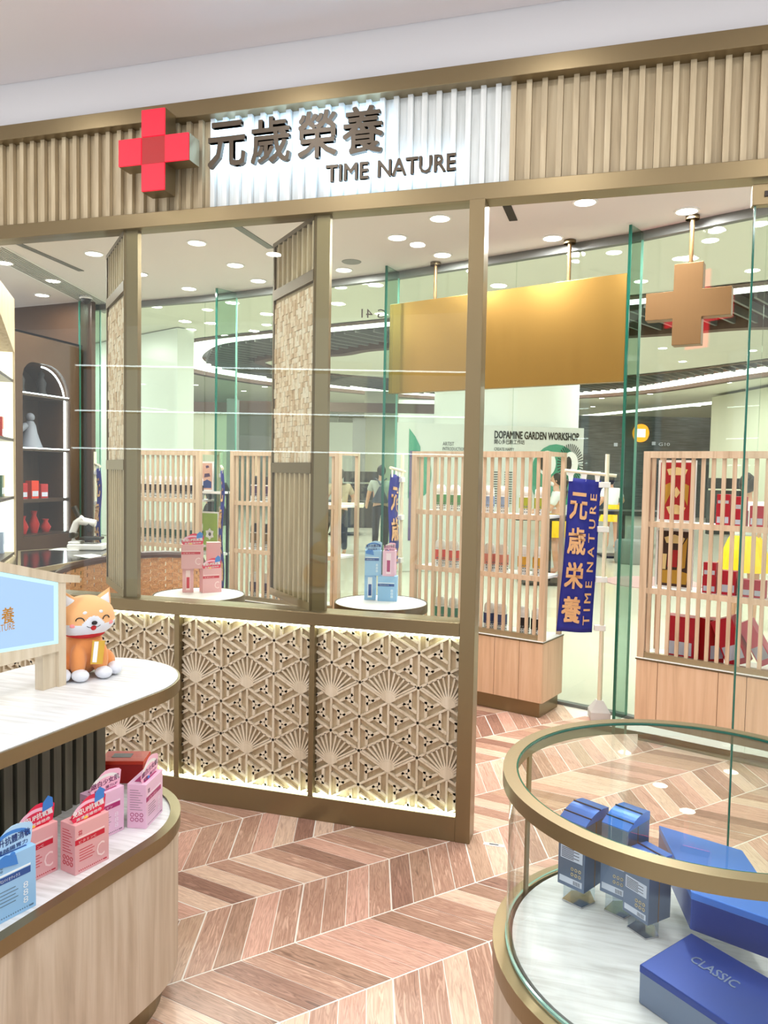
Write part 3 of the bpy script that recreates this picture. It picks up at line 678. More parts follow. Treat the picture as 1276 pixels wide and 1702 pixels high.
bl((0, .02, .05), .05, (1, 1.05, 1.05)); bl((0, -.005, .075), .042, (1, .9, 1.1))
for s in (-1, 1):
    bl((s*.026, -.035, .045), .02, (.9, .95, 2.0)); bl((s*.052, .01, .028), .03, (.8, 1.25, .9))
me = bpy.data.meshes.new('body'); body.to_mesh(me); body.free()
o = build('body', me, 'plush_orange', pl); md = o.modifiers.new('remesh', 'REMESH'); md.mode = 'VOXEL'; md.voxel_size = .0032; md.use_smooth_shade = True
sm = o.modifiers.new('smooth', 'SMOOTH'); sm.iterations = 8
for s in (-1, 1):
    build('front_paw', MB().ball((s*.027, -.052, .014), .019, 16, sc=(1, 1.25, .75)), 'plush_white', pl, local=True, smooth=60)
    build('hind_paw', MB().ball((s*.060, -.035, .016), .018, 16, sc=(.95, 1.2, .85)), 'plush_white', pl, local=True, smooth=60)
hm = Matrix.Translation((0, -.012, .142)) @ Matrix.Rotation(R(6), 4, 'X')
hb = bmesh.new(); bmesh.ops.create_uvsphere(hb, u_segments=128, v_segments=96, radius=1)
for v in hb.verts:
    x, y, z = v.co
    k = 1+.20*max(0, -z)*1.0*(1-abs(z))*1.6
    v.co = Vector((x*.066*k, y*.052*(1+.10*max(0, -y)*max(0, .3-abs(z+.2))), z*.050))
def cheek(co):       # white muzzle and cheek area of the face
    x, y, z = co.x/.066, co.y/.052, co.z/.05
    return z < -.14+.42*max(0, 1-(abs(x)*2.4)**2)*(1 if y < 0 else 0)
for f in hb.faces: f.material_index = 1 if cheek(f.calc_center_median()) else 0
me = bpy.data.meshes.new('head'); hb.transform(hm); hb.to_mesh(me); hb.free(); me.materials.append(MATS['plush_head_orange']); me.materials.append(MATS['plush_white'])
hd_ = build('head', me, [], pl, smooth=80)
for s in (-1, 1):
    eb = MB(); base = [(s*.022, -.006, .030), (s*.058, -.002, .012), (s*.040, .022, .024)]
    apex = (s*.054, .0, .066)
    def ear(k, off, nm, m_):
        b = bmesh.new(); r_ = bmesh.ops.create_uvsphere(b, u_segments=16, v_segments=12, radius=1)
        for v in b.verts:
            x, y, z = v.co; w_ = (1-max(z, 0))**.8 if z > 0 else 1
            v.co = Vector((x*.020*w_*k, y*.009*w_*k+off, z*.034*k))
        b.transform(hm @ Matrix.Translation((s*.040, -.002, .036)) @ Matrix.Rotation(s*R(24), 4, 'Y')); me = bpy.data.meshes.new(nm); b.to_mesh(me); b.free(); return build(nm, me, m_, hd_, smooth=80)
    ear(1, 0, 'ear', 'plush_head_orange'); ear(.68, -.0065, 'inner_ear', 'plush_white')
def face_pt(x, z, lift=.0015):    # on the front of the head, local to hm
    X_, Z_ = x/.066, z/.05; k = 1+.20*max(0, -Z_)*(1-abs(Z_))*1.6; yy = -.052*sqrt(max(0, 1-(X_/k)**2-Z_**2))
    return hm @ Vector((x, yy*1.0-lift, z))
for s in (-1, 1):
    build('eye', MB().tube([face_pt(s*.030+.0085*cos(pi*t/8), .004+.0075*sin(pi*t/8)) for t in range(9)], .0012, 6), 'plush_black', hd_, local=True)
    build('cheek_blush', MB().ball(face_pt(s*.042, -.008, -.001), .007, 10, sc=(1.2, .5, .7)), 'plush_pink', hd_, local=True, smooth=60)
    build('brow_spot', MB().ball(face_pt(s*.018, .021, -.001), .0055, 10, sc=(1, .5, .75)), 'plush_white', hd_, local=True, smooth=60)
build('nose', MB().ball(face_pt(0, -.001, .004), .0062, 12, sc=(1.1, .7, .8)), 'plush_black', hd_, local=True, smooth=60)
build('mouth', MB().ball(face_pt(0, -.013, .001), .0068, 12, sc=(1.0, .5, 1.0)), 'scarf', hd_, local=True, smooth=60)
build('mouth_line', MB().tube([face_pt(.0155*t/4, -.0085+.004*abs(sin(pi*t/4))*-1, .0018) for t in range(-4, 5)], .0007, 5), 'plush_black', hd_, local=True)
build('scarf', MB().tube([(.041*cos(2*pi*t/20), -.004+.038*sin(2*pi*t/20), .107-.004*sin(2*pi*t/20)*-1) for t in range(20)], .0075, 8, closed=True), 'scarf', pl, local=True, smooth=60)
mat('tag_yellow', (214, 170, 60), .5)
t_ = build('hang_tag', MB().prism([(-.008, .04), (.020, .036), (.026, .09), (-.003, .094)], 0, .0015, 0, ((0, -.062, 0), (1, 0, 0), (0, 0, 1), (0, -1, 0))), 'tag_yellow', pl, local=True)
build('tag_print', MB().prism([(-.004, .044), (.006, .042), (.011, .09), (.001, .091)], .0016, .002, 0, ((0, -.062, 0), (1, 0, 0), (0, 0, 1), (0, -1, 0))), 'white', t_, local=True)
# ---- round glass showcase
sc = thing('round_showcase', 'round glass showcase with bronze rings on an oak drum, front right', 'showcase', (.21, 1.80, 0))
SX, SY = .21, 1.80; zt, zb = .93, .54
def ringp(r0, r1, z0, z1): return [(r1, z0), (r1, z1), (r0, z1), (r0, z0), (r1, z0)]
build('drum', MB().lathe([(.38, 0), (.38, .08), (.436, .08), (.436, zb-.045)], (SX, SY), 72), 'oak_grey', sc, smooth=30)
build('base_ring', MB().lathe([(.40, zb-.05), (.442, zb-.05), (.442, zb-.004), (.405, zb-.004), (.40, zb-.05)], (SX, SY), 72), 'bronze', sc, smooth=30)
build('deck', MB().lathe([(.001, zb), (.397, zb), (.397, zb-.03)], (SX, SY), 72), 'white_wood', sc, smooth=30)
build('top_ring', MB().lathe([(.398, zt-.032), (.428, zt-.032), (.428, zt), (.398, zt), (.398, zt-.032)], (SX, SY), 96), 'bronze', sc, smooth=30)
build('glass_drum', MB().lathe([(.412, zb-.004), (.412, zt-.03)], (SX, SY), 96), 'case_glass', sc, smooth=30)
build('glass_foot', MB().lathe([(.4135, zb-.002), (.4135, zb+.004), (.408, zb+.004)], (SX, SY), 96), 'glass_edge_pale', sc, smooth=30)
build('glass_lid', MB().lathe([(.001, zt-.004), (.397, zt-.004)], (SX, SY), 96), 'case_glass', sc, smooth=30)
build('lid_edge', MB().lathe([(.3985, zt-.001), (.3935, zt-.001), (.3935, zt-.006)], (SX, SY), 96), 'glass_edge', sc, smooth=30)
for a in (161, 52):
    p = (SX+.404*cos(R(a)), SY+.404*sin(R(a)))
    build('bronze_stay', MB().bar((p[0], p[1], zb), (p[0], p[1], zt-.03), .018, .006, (cos(R(a)), sin(R(a)), 0)), 'bronze', sc)
mat('silver_blue', (112, 128, 156), .32, .5); mat('blue_metal', (70, 126, 220), .3, .35); mat('deep_blue', (22, 60, 148), .28, .5); mat('stripe_navy', (18, 24, 60), .4); mat('label_pale', (206, 214, 232), .5); mat('cap_gold', (206, 190, 150), .4)
mat('bronze_line', (160, 124, 90), .3, .6)
def tallbox(lab, px, py, rot, w=.075, d=.105, h=.165, lift=.045, lid=1.0):
    p = Z(px, py, zb+lift); t = thing('capsule_box', lab, 'box', (p.x, p.y, zb+lift), rot)
    build('carton', MB().box(0, w, 0, d, 0, h), 'silver_blue', t, local=True, bevel=.0015)
    top = MB()
    k = 10; prof = [(d*q/k, h+.002+lid*(.012*sin(pi*q/k)+.018*q/k)) for q in range(k+1)]
    top.prism([(0, h)]+prof+[(d, h)], 0, w, 0, ((0, 0, 0), (0, 1, 0), (0, 0, 1), (1, 0, 0)))
    build('blue_lid', top, 'blue_metal', t, local=True)
    st = MB()
    for q in (2, 6): a, b = prof[q], prof[q+1]; st.box(-.0006, w+.0006, a[0], a[0]+.003, a[1]-.001, a[1]+.0026)
    build('lid_stripe', st, 'stripe_navy', t, local=True)
    fx = ((0, 0, 0), (1, 0, 0), (0, 0, 1), (0, -1, 0)); la = MB()
    la.prism([(w*.1, h*.42), (w*.92, h*.42), (w*.92, h*.62), (w*.1, h*.62)], .0002, .0008, 0, fx); la.prism([(w*.08, h*.06), (w*.92, h*.06), (w*.92, h*.15), (w*.08, h*.15)], .0002, .0008, 0, fx)
    build('printed_label', la, 'label_pale', t, local=True)
    mb = MB()
    for q in range(7): mb.prism([(w*.14, h*(.44+.024*q)), (w*(.6+.2*(q % 2)), h*(.44+.024*q)), (w*(.6+.2*(q % 2)), h*(.45+.024*q)), (w*.14, h*(.45+.024*q))], .0008, .001, 0, fx)
    for q in range(9): mb.prism([(w*(.6+.03*q), h*.07), (w*(.612+.03*q), h*.07), (w*(.612+.03*q), h*.13), (w*(.6+.03*q), h*.13)], .0008, .001, 0, fx)
    build('small_print', mb, 'stripe_navy', t, local=True)
    mb = MB()
    for q in range(3):
        for z_ in (0, 1): mb.tube([(w*(.55+.14*q)+w*.045*cos(s*pi/4), -.0008, h*(.22+.08*z_)+w*.045*sin(s*pi/4)) for s in range(8)], .001, 4, closed=True)
    build('gold_icons', mb, 'cap_gold', t, local=True)
    build('side_line', MB().box(w, w+.0006, d*.44, d*.47, 0, h), 'bronze_line', t, local=True)
    # clear prism riser: a thing of its own
    r = thing('acrylic_riser', 'clear acrylic prism riser under the '+lab.split(' box')[0].split('blue ')[-1]+' box', 'display stand', (p.x, p.y, zb), rot)
    build('block', MB().prism([(w*.15, d*.1), (w*.85, d*.1), (w*.95, d*.55), (w*.5, d*.85), (w*.08, d*.55)], 0, lift, 0).box(w*.3, w*.7, d*.25, d*.6, .002, lift-.002), 'acrylic', r, local=True)
    build('mirror_foot', MB().prism([(w*.13, d*.08), (w*.87, d*.08), (w*.97, d*.55), (w*.5, d*.88), (w*.06, d*.55)], 0, .004, 0), 'chrome', r, local=True)
    return t
mat('chrome', (200, 200, 204), .12, 1)
RB = -30
tallbox('silver blue leftmost box in the showcase, label facing left', 926, 1466, R(RB), w=.075)
tallbox('silver blue middle box in the showcase, label facing left', 996, 1480, R(RB), w=.07, h=.17, lift=.05)
tallbox('silver blue front box in the showcase with bronze side line', 1034, 1512, R(RB-14), w=.075, d=.075, h=.145, lift=.04, lid=.1)
# two large blue gift boxes
def gift(lab, A, B, C_, z0, h, m, m2, word=None):
    # A front-left corner, B along the front to the right, C back-left
    t = thing('gift_box', lab, 'box', (A[0], A[1], z0)); A = Vector(A); B = Vector(B); C_ = Vector(C_); D_ = B+C_-A
    q = [tuple(A), tuple(B), tuple(D_), tuple(C_)]
    build('base', MB().prism(q, z0, z0+h*.96), m, t, bevel=.003)
    ctr = (A+D_)/2; q2 = [tuple(ctr+(Vector(p)-ctr)*1.004) for p in q]
    build('lid', MB().prism(q2, z0+h*.80, z0+h), m2, t, bevel=.002)
    if word:
        mb = MB(); ax = (B-A).normalized(); ay = (C_-A).normalized(); p = A+ax*(B-A).length*.2+ay*(C_-A).length*.52
        add_text(mb, word, (p.x, p.y, z0+h+.0003), (ax.x, ax.y, 0), (ay.x, ay.y, 0), .10, .026, .0006, .02)
        build('embossed_lettering', mb, 'silver_blue', t)
    return t
A = Z(1063, 1603, .62); C_ = Z(1145, 1553, .62); ax = Vector((.76, -.65)); e = (Vector((C_.x, C_.y))-Vector((A.x, A.y)))
gift('silver blue gift box lying flat at the bottom right of the showcase', (A.x, A.y), (A.x+.19, A.y-.163), (A.x+e.x*1.05, A.y+e.y*1.05), zb, .08, 'silver_blue', 'deep_blue', 'CLASSIC')
A2 = Z(1142, 1545, .62); ax2 = Vector((.80, -.33)).normalized(); q_ = Z(1095, 1372, .705); ay2 = None
A2 = Vector((A2.x+.005, A2.y)); ay2 = Vector((q_.x, q_.y))-A2; print('giftdepth', ay2.length)
gift('large deep blue gift box stacked on the flat silver blue one', tuple(A2), tuple(A2+ax2*.20), tuple(A2+ay2*1.0), .6205, .085, 'deep_blue', 'blue_metal')
# ---- round display tables behind the window
def rtable(lab, px, py):
    p = Z(px, py, .93); t = thing('round_table', lab, 'table', (p.x, p.y, 0), 0, 'small round tables behind the window')
    build('tabletop', MB().lathe([(.001, .93), (.232, .93), (.232, .91)], n=48), 'white', t, local=True, smooth=30)
    build('rim', MB().lathe([(.234, .932), (.24, .932), (.24, .89), (.20, .89), (.001, .89)], n=48), 'bronze_dark', t, local=True, smooth=30)
    build('column', MB().lathe([(.03, .02), (.03, .89)], n=20), 'bronze', t, local=True, smooth=30)
    build('foot', MB().lathe([(.17, 0), (.17, .012), (.03, .02)], n=32), 'bronze', t, local=True, smooth=30)
    return p
pt = rtable('white topped round table left of the middle column holding pink boxes', 331, 988)
pb = rtable('white topped round table right of the middle column holding blue boxes', 633, 1001)
def q4(px, py): return Z(px, py, .93)
g = 'supplement boxes stacked on the round tables'
p = q4(337, 986); carton('pink vitamin box with topper, lower right of the pink stack', p.x, p.y, .93, R(48), 'pink', fine=False, group=g)
p = q4(303, 985); carton('pink box showing a narrow labelled end, lower left of the pink stack', p.x, p.y, .93, R(31), 'pink', w=.058, d=.105, top=False, fine=False, group=g, vert=True)
p = q4(301, 986); carton('pink vitamin box with topper, upper left of the pink stack', p.x, p.y, 1.0605, R(32), 'pink', w=.115, fine=False, group=g)
p = q4(342, 980); carton('plain pink box back, lower rear right of the pink stack', p.x, p.y+.012, .93, R(34), 'plain', w=.075, top=False, fine=False, group=g)
p = q4(342, 980); carton('plain pink box back, upper right of the pink stack', p.x, p.y+.01, 1.0605, R(34), 'plain', w=.075, top=False, fine=False, group=g)
p = q4(627, 999); carton('pale blue probiotic box, lower right of the blue stack', p.x, p.y, .93, R(10), 'blue', w=.10, top=False, fine=False, group=g)
p = q4(605, 997); carton('pale blue box showing a narrow labelled end, lower left of the blue stack', p.x, p.y, .93, R(14), 'blue', w=.058, d=.09, top=False, fine=False, group=g, vert=True)
p = q4(605, 998); carton('pale blue box with topper, upper left of the blue stack', p.x, p.y, 1.0605, R(14), 'blue', w=.085, fine=False, group=g)
p = q4(632, 999); carton('lilac box with narrow label on top of the blue stack', p.x+.008, p.y, 1.0605, R(8), 'lilac', w=.062, d=.085, fine=False, group=g, vert=True)
# ---- rattan barrel chair behind the left column
ch = thing('rattan_chair', 'woven tan rattan armchair with dark curved rim behind the left column', 'chair', (-3.05, 4.45, 0), R(-20))
wood('rattan', [(.25, (168, 112, 66)), (.5, (206, 150, 98)), (.8, (222, 174, 124))], scale=(60, 60, 60), rough=.6, bump=.5)
rw = MB(); nA = 90; r_ = .46
for i in range(nA):
    a0 = R(170)+R(270)*i/nA; a1_ = R(170)+R(270)*(i+1)/nA
    h0, h1 = [(.84+.14*sin((t-R(170))/R(270)*pi)+.10*cos(t)) for t in (a0, a1_)]
    rows = 40
    for k in range(rows):
        ro = r_+(.004 if (i//2+k) % 2 else -.002)
        z0 = .12+(h0-.12)*k/rows; z1 = .12+(h0-.12)*(k+1)/rows; z2 = .12+(h1-.12)*k/rows; z3 = .12+(h1-.12)*(k+1)/rows
        rw.quad([(ro*cos(a0), ro*sin(a0), z0), (ro*cos(a1_), ro*sin(a1_), z2), (ro*cos(a1_), ro*sin(a1_), z3), (ro*cos(a0), ro*sin(a0), z1)])
build('woven_shell', rw, 'rattan', ch, local=True)
mat('rim_wood', (74, 44, 36), .4)
build('rim', MB().tube([(r_*cos(R(170)+R(270)*i/nA), r_*sin(R(170)+R(270)*i/nA), .84+.14*sin(i/nA*pi)+.10*cos(R(170)+R(270)*i/nA)) for i in range(nA+1)], .022, 8), 'rim_wood', ch, local=True, smooth=40)
build('seat', MB().lathe([(.001, .44), (.42, .44), (.44, .40), (.44, .34)], n=32), 'cream', ch, local=True, smooth=40)
for a in (45, 135, 225, 315): build('leg', MB().tube([(.38*cos(R(a)), .38*sin(R(a)), 0), (.36*cos(R(a)), .36*sin(R(a)), .36)], .018, 8), 'rim_wood', ch, local=True)
# ================================================================ shelf units along the curved glass
def bottle(lab, root, u, v, z, band, h=.19, w=.085, grp='supplement bottles on the slatted shelves', cap='white'):
    p = root @ Vector((u, v, z)); t = thing('supplement_bottle', lab, 'bottle', p, 0, grp)
    build('body', MB().lathe([(w*.46, .001), (w*.5, .008), (w*.5, h*.62), (w*.46, h*.66)], n=16), 'white', t, local=True, smooth=40)
    build('label_band', MB().lathe([(w*.51, h*.24), (w*.51, h*.62)], n=16), band, t, local=True, smooth=40)
    mb = MB()
    for k in range(5):
        a = R(-110+10*k*2)
        for q in range(3):
            z_ = h*(.08+.1*q); mb.box(w*.505*cos(a)-.004, w*.505*cos(a)+.004, w*.505*sin(a)-.002, w*.505*sin(a), z_, z_+h*.05)
    build('label_print', mb, 'grey', t, local=True)
    build('cap', MB().lathe([(w*.44, h*.66), (w*.47, h*.72), (w*.44, h*.90), (w*.30, h*.98), (.001, h)], n=16), cap, t, local=True, smooth=40)
    return t
def sbox(lab, root, u, v, z, rz, w, d, h, m, grp=None, tilt=0, pale='label_pale'):
    p = root @ Vector((u, v, z)); t = thing('product_box', lab, 'box', p, 0, grp); t.rotation_euler = (0, tilt, rz)
    build('carton', MB().box(-w/2, w/2, -d/2, d/2, 0, h), m, t, local=True, bevel=.001)
    build('label', MB().box(-w*.42, w*.42, -d/2-.0008, -d/2, h*.12, h*.42), pale, t, local=True)
    return t
def poster(lab, root, u, v, z, w, h, m, parts):
    p = root @ Vector((u, v, z)); t = thing('framed_poster', lab, 'poster', p, UR)
    build('frame', MB().box(-w/2, w/2, 0, .012, 0, h), 'white', t, local=True)
    build('print', MB().box(-w/2+.014, w/2-.014, -.001, 0, .014, h-.014), m, t, local=True)
    for pm, poly in parts: build('printed_shape', MB().prism([((x-.5)*w*.86, .014+z_*(h-.028)) for x, z_ in poly], .0012, .0018, 0, ((0, 0, 0), (1, 0, 0), (0, 0, 1), (0, -1, 0))), pm, t, local=True)
    return t
UR = 0
slatm = {}
def unit(lab, x, y, ang, W_, first, cab=True, zc=.51, H_=1.75, rows=(.51, .925, 1.325), pitch=.056, wood_='oak_screen'):
    """front left corner of the screen at x, y; the front runs along ang; depth goes behind"""
    global UR
    UR = ang
    t = thing('slatted_shelf', lab, 'shelf', (x, y, 0), ang, 'slatted oak shelf units along the glass')
    dp = .33
    if cab:
        build('kick', MB().box(.02, W_-.02, .02, dp, 0, .10), 'bronze', t, local=True, bevel=.002)
        build('cabinet_body', MB().box(0, W_, .012, dp+.02, .10, zc-.012), 'oak_pink', t, local=True)
        n = max(2, round(W_/.36)); cuts = [first*W_/2 if 0 else 0]+[W_*(k+1)/n for k in range(n)] if first is None else first
        for a, b in zip(cuts, cuts[1:]):
            build('door', MB().box(a+.0015, b-.0015, 0, .012, .103, zc-.014), 'oak_pink', t, local=True, bevel=.001)
        build('cabinet_top', MB().box(-.004, W_+.004, -.004, dp+.024, zc-.012, zc-.004), 'bronze_dark', t, local=True)
        build('top_glass', MB().box(-.002, W_+.002, -.002, dp+.02, zc-.004, zc), 'white', t, local=True)
    key = wood_
    # frame
    b0, b1, tp = 0, W_, H_
    if key not in slatm: slatm[key] = [mkmesh('slat', MB().box(-.0105, .0105, -.007, .007, 0, H_-zc-.075), key), mkmesh('stile', MB().box(-.02, .02, -.022, .022, 0, H_-zc), key)]
    for s in (.02, W_-.02):
        o = bpy.data.objects.new('stile', slatm[key][1]); COL.objects.link(o); o.parent = t; o.location = (s, .03, zc)
    build('top_rail', MB().box(.04, W_-.04, .008, .052, H_-.04, H_), wood_, t, local=True)
    for z in rows[1:]: build('cross_rail', MB().box(.04, W_-.04, .018, .034, z-.025, z+.008), wood_, t, local=True)
    build('sill_rail', MB().box(.04, W_-.04, .014, .046, zc, zc+.034), 'bronze_pale', t, local=True)
    n = int((W_-.10)/pitch); off = (W_-n*pitch)/2
    for k in range(n+1):
        o = bpy.data.objects.new('slat', slatm[key][0]); COL.objects.link(o); o.parent = t; o.location = (off+k*pitch, .026, zc+.034)
    for z in rows[1:]: build('shelf_plate', MB().box(.03, W_-.03, .05, dp-.02, z-.016, z), 'white', t, local=True)
    for s in (.02, W_-.02):
        build('rear_stile', MB().box(s-.015, s+.015, dp-.03, dp, zc, H_), wood_, t, local=True)
        build('side_rail', MB().box(s-.012, s+.012, .05, dp-.03, H_-.03, H_), wood_, t, local=True)
    return Matrix.Translation((x, y, 0)) @ Matrix.Rotation(ang, 4, 'Z')
for n_, c in dict(b_lav=(150, 170, 206), b_lime=(176, 184, 60), b_green=(84, 140, 84), b_pink=(226, 150, 140), b_amber=(220, 168, 60), b_red=(226, 80, 56), b_teal=(40, 136, 108), b_navy=(70, 82, 130), b_black=(34, 26, 30), b_plum=(72, 48, 84), b_dgold=(120, 96, 50), b_dgreen=(30, 84, 64), b_crimson=(190, 24, 48), b_rose=(232, 120, 140)).items(): mat(n_, c, .45)
a3 = R(-18.6)
# unit 3 (right edge corner at -.386,5.055 ; left at -1.378,5.389)
M3 = unit('slatted oak shelf unit right of the bronze post, above a pale oak cabinet', -1.378, 5.39, a3, 1.047, [0, .34, .70, 1.047-.165, 1.047])
nm = {'b_lav': 'lavender', 'b_lime': 'lime', 'b_green': 'green', 'b_pink': 'pink', 'b_amber': 'amber', 'b_red': 'red', 'b_teal': 'teal', 'b_navy': 'navy', 'b_black': 'black'}
for row, (z, items) in enumerate(((1.325, [('b_green', .15), ('b_green', .27), ('b_green', .40), ('b_lav', .54), ('b_lav', .65), ('b_lime', .82), ('b_lime', .93)]), (.925, [('b_red', .16), ('b_red', .27), ('b_red', .39), ('b_pink', .56), ('b_pink', .66), ('b_amber', .82), ('b_amber', .93)]), (.51, [('b_teal', .17), ('b_teal', .28), ('b_teal', .40), ('b_navy', .57), ('b_navy', .66), ('b_black', .83), ('b_black', .93)]))):
    seen = {}
    for b, u in items:
        seen[b] = seen.get(b, 0)+1
        k = ['left-hand', 'second', 'third'][seen[b]-1]
        bottle('bottle with %s band, %s one on the %s shelf right of the bronze post' % (nm[b], k, ['top', 'middle', 'bottom'][row]), M3, u, .17, z, b)
# unit 4
P4 = Vector((.168, 4.857)); a4 = atan2(4.592-4.857, .864-.168)
M4 = unit('slatted oak shelf unit at the right edge holding red boxes and posters', .185, 4.85, a4, 1.35, [0, .13, .47, .62, .98, 1.35])
bottlesx = None
mat('poster_red', (176, 30, 34), .5); mat('poster_gold', (196, 150, 50), .5); mat('poster_dark', (60, 34, 24), .5); mat('poster_cream', (240, 214, 150), .5); mat('poster_green', (150, 180, 70), .5); mat('poster_pink', (214, 168, 150), .5)
poster('red framed food poster on the top shelf of the right-hand shelf unit', M4, .165, .12, 1.33, .22, .37, 'poster_red', [('poster_cream', [(.25, .78), (.75, .78), (.82, .88), (.5, .92), (.18, .88)]), ('poster_gold', [(.15, .25), (.35, .5), (.3, .65), (.12, .6)]), ('poster_gold', [(.85, .25), (.65, .5), (.7, .65), (.88, .6)]), ('poster_cream', [(.5, .38), (.62, .48), (.5, .58), (.38, .48)]), ('poster_cream', [(.3, .1), (.7, .1), (.8, .22), (.5, .27), (.2, .22)])])
poster('gold framed poster on the middle shelf of the right-hand shelf unit', M4, .165, .12, .93, .22, .36, 'poster_dark', [('poster_cream', [(.25, .78), (.75, .78), (.82, .88), (.5, .94), (.18, .88)]), ('poster_gold', [(.05, .05), (.9, .05), (.95, .25), (.6, .3), (.1, .28)]), ('poster_gold', [(.6, .3), (.85, .35), (.9, .9), (.7, .7)]), ('poster_red', [(.3, .35), (.6, .35), (.62, .66), (.32, .66)]), ('poster_cream', [(.1, .3), (.25, .3), (.28, .58), (.1, .58)])])
g = 'red product boxes on the right-hand shelf unit'
R4 = a4
for nm_, rows_ in (('top', ((.43, 1.325, .075, .12), (.43, 1.445, .07, .06), (.52, 1.325, .07, .09), (.52, 1.415, .06, .08), (.61, 1.325, .075, .12), (.70, 1.325, .075, .12), (.79, 1.325, .075, .10))), ('middle', ((.37, .925, .075, .10), (.37, 1.025, .07, .08), (.47, .925, .09, .14), (.56, .925, .07, .10), (.64, .925, .06, .10), (.93, .925, .09, .10)))):
    for k, (u, z, w, h) in enumerate(rows_):
        sbox('small red box on the %s right-hand shelf, %s along from the poster' % (nm_, ORD[k]), M4, u, .15, z, R4, w, .06, h, 'b_crimson', g)
sbox('large upright red box at the left of the bottom shelf', M4, .22, .15, .51, R4, .17, .10, .26, 'b_crimson')
sbox('large red box beside the upright one on the bottom shelf', M4, .385, .17, .51, R4+R(50), .10, .10, .26, 'poster_red')
sbox('large red box leaning over on the bottom shelf', M4, .55, .15, .535, R4, .12, .12, .27, 'b_crimson', tilt=R(-22))
sbox('rose pink box leaning on the red one on the bottom shelf', M4, .69, .19, .55, R4, .08, .10, .26, 'b_rose', tilt=R(-30))
sbox('brown red tilted box at the right of the bottom shelf', M4, .90, .15, .55, R4, .12, .12, .24, 'poster_red', tilt=R(35))
t = thing('glass_jar', 'small clear jar on the top shelf at the right edge', 'jar', M4 @ Vector((.98, .15, 1.325)))
build('body', MB().lathe([(.03, 0), (.034, .01), (.034, .07), (.02, .085)], n=16), 'white', t, local=True, smooth=40); build('lid', MB().lathe([(.022, .085), (.022, .105), (.001, .105)], n=16), 'black', t, local=True, smooth=40)
# unit 2 and unit 1
def at_glass(px, back):      # point on the floor a given distance in front of the curved glass along a sight column
    best = None
    for k in range(300, 900):
        q = Yp(px, 800, k/100); gap = gy(q.x)-q.y
        if best is None or abs(gap-back) < best[0]: best = (abs(gap-back), q)
    return best[1]
A, B = at_glass(381, .42), at_glass(562, .42)
ang2 = atan2(B.y-A.y, B.x-A.x); W2 = (Vector((B.x, B.y))-Vector((A.x, A.y))).length
M2 = unit('slatted oak shelf unit partly behind the middle column', A.x, A.y, ang2, W2, None)
for row, z in enumerate((1.325, .925, .51)):
    for k in range(7):
        u = .14+k*(W2-.26)/6
        bottle('%s bottle on the %s shelf behind the middle column, %s from left' % (['plum', 'dark gold', 'dark plum'][row], ['top', 'middle', 'bottom'][row], ORD[k]), M2, u, .17, z, ['b_plum', 'b_dgold', 'b_plum'][row], h=.22, w=.08, grp='dark bottles behind the middle column', cap='soft_black' if row != 2 else 'white')
A, B = at_glass(176, .42), at_glass(330, .42)
ang1 = atan2(B.y-A.y, B.x-A.x); W1 = (Vector((B.x, B.y))-Vector((A.x, A.y))).length
M1 = unit('slatted pale shelf unit between the two columns', A.x, A.y, ang1, W1, None)
for row, z in enumerate((1.325, .925)):
    for k in range(8):
        u = .12+k*(W1-.24)/7
        bottle('%s bottle on the %s shelf between the two columns, %s from left' % (['black', 'dark green'][row], ['top', 'middle'][row], ORD[k]), M1, u, .17, z, ['b_black', 'b_dgreen'][row], h=.2, w=.08, grp='bottles on the shelf unit between the two columns')
# small posters on a ledge between the first two units
q = at_glass(356, .22); UR = ang1
ML = Matrix.Translation((q.x, q.y, 0)) @ Matrix.Rotation(ang1, 4, 'Z')
lg = thing('white_ledge', 'white two tier ledge between the two left shelf units', 'shelf', (q.x, q.y, 0), ang1)
for z in (.86, 1.40): build('ledge_plate', MB().box(-.10, .11, -.06, .10, z-.02, z), 'white', lg, local=True)
for s in (-.09, .10): build('upright', MB().box(s-.01, s+.01, .05, .07, 0, 1.40), 'black', lg, local=True)
poster('small pink and navy poster on the upper tier of the white ledge', ML, -.06, -.02, 1.40, .13, .26, 'poster_pink', [('navy', [(.1, .06), (.9, .06), (.9, .3), (.5, .38), (.1, .3)]), ('b_plum', [(.2, .45), (.8, .5), (.7, .62), (.25, .6)]), ('b_plum', [(.4, .8), (.7, .84), (.6, .92), (.35, .9)])])
poster('green poster with white flowers on the lower tier of the white ledge', ML, -.03, -.02, .86, .19, .36, 'poster_green', [('white', [(.5+.3*cos(k*pi/6)*(1 if k % 2 else .7), .45+.16*sin(k*pi/6)*(1 if k % 2 else .7)) for k in range(12)]), ('poster_dark', [(.5+.1*cos(k*pi/4), .45+.055*sin(k*pi/4)) for k in range(8)])])
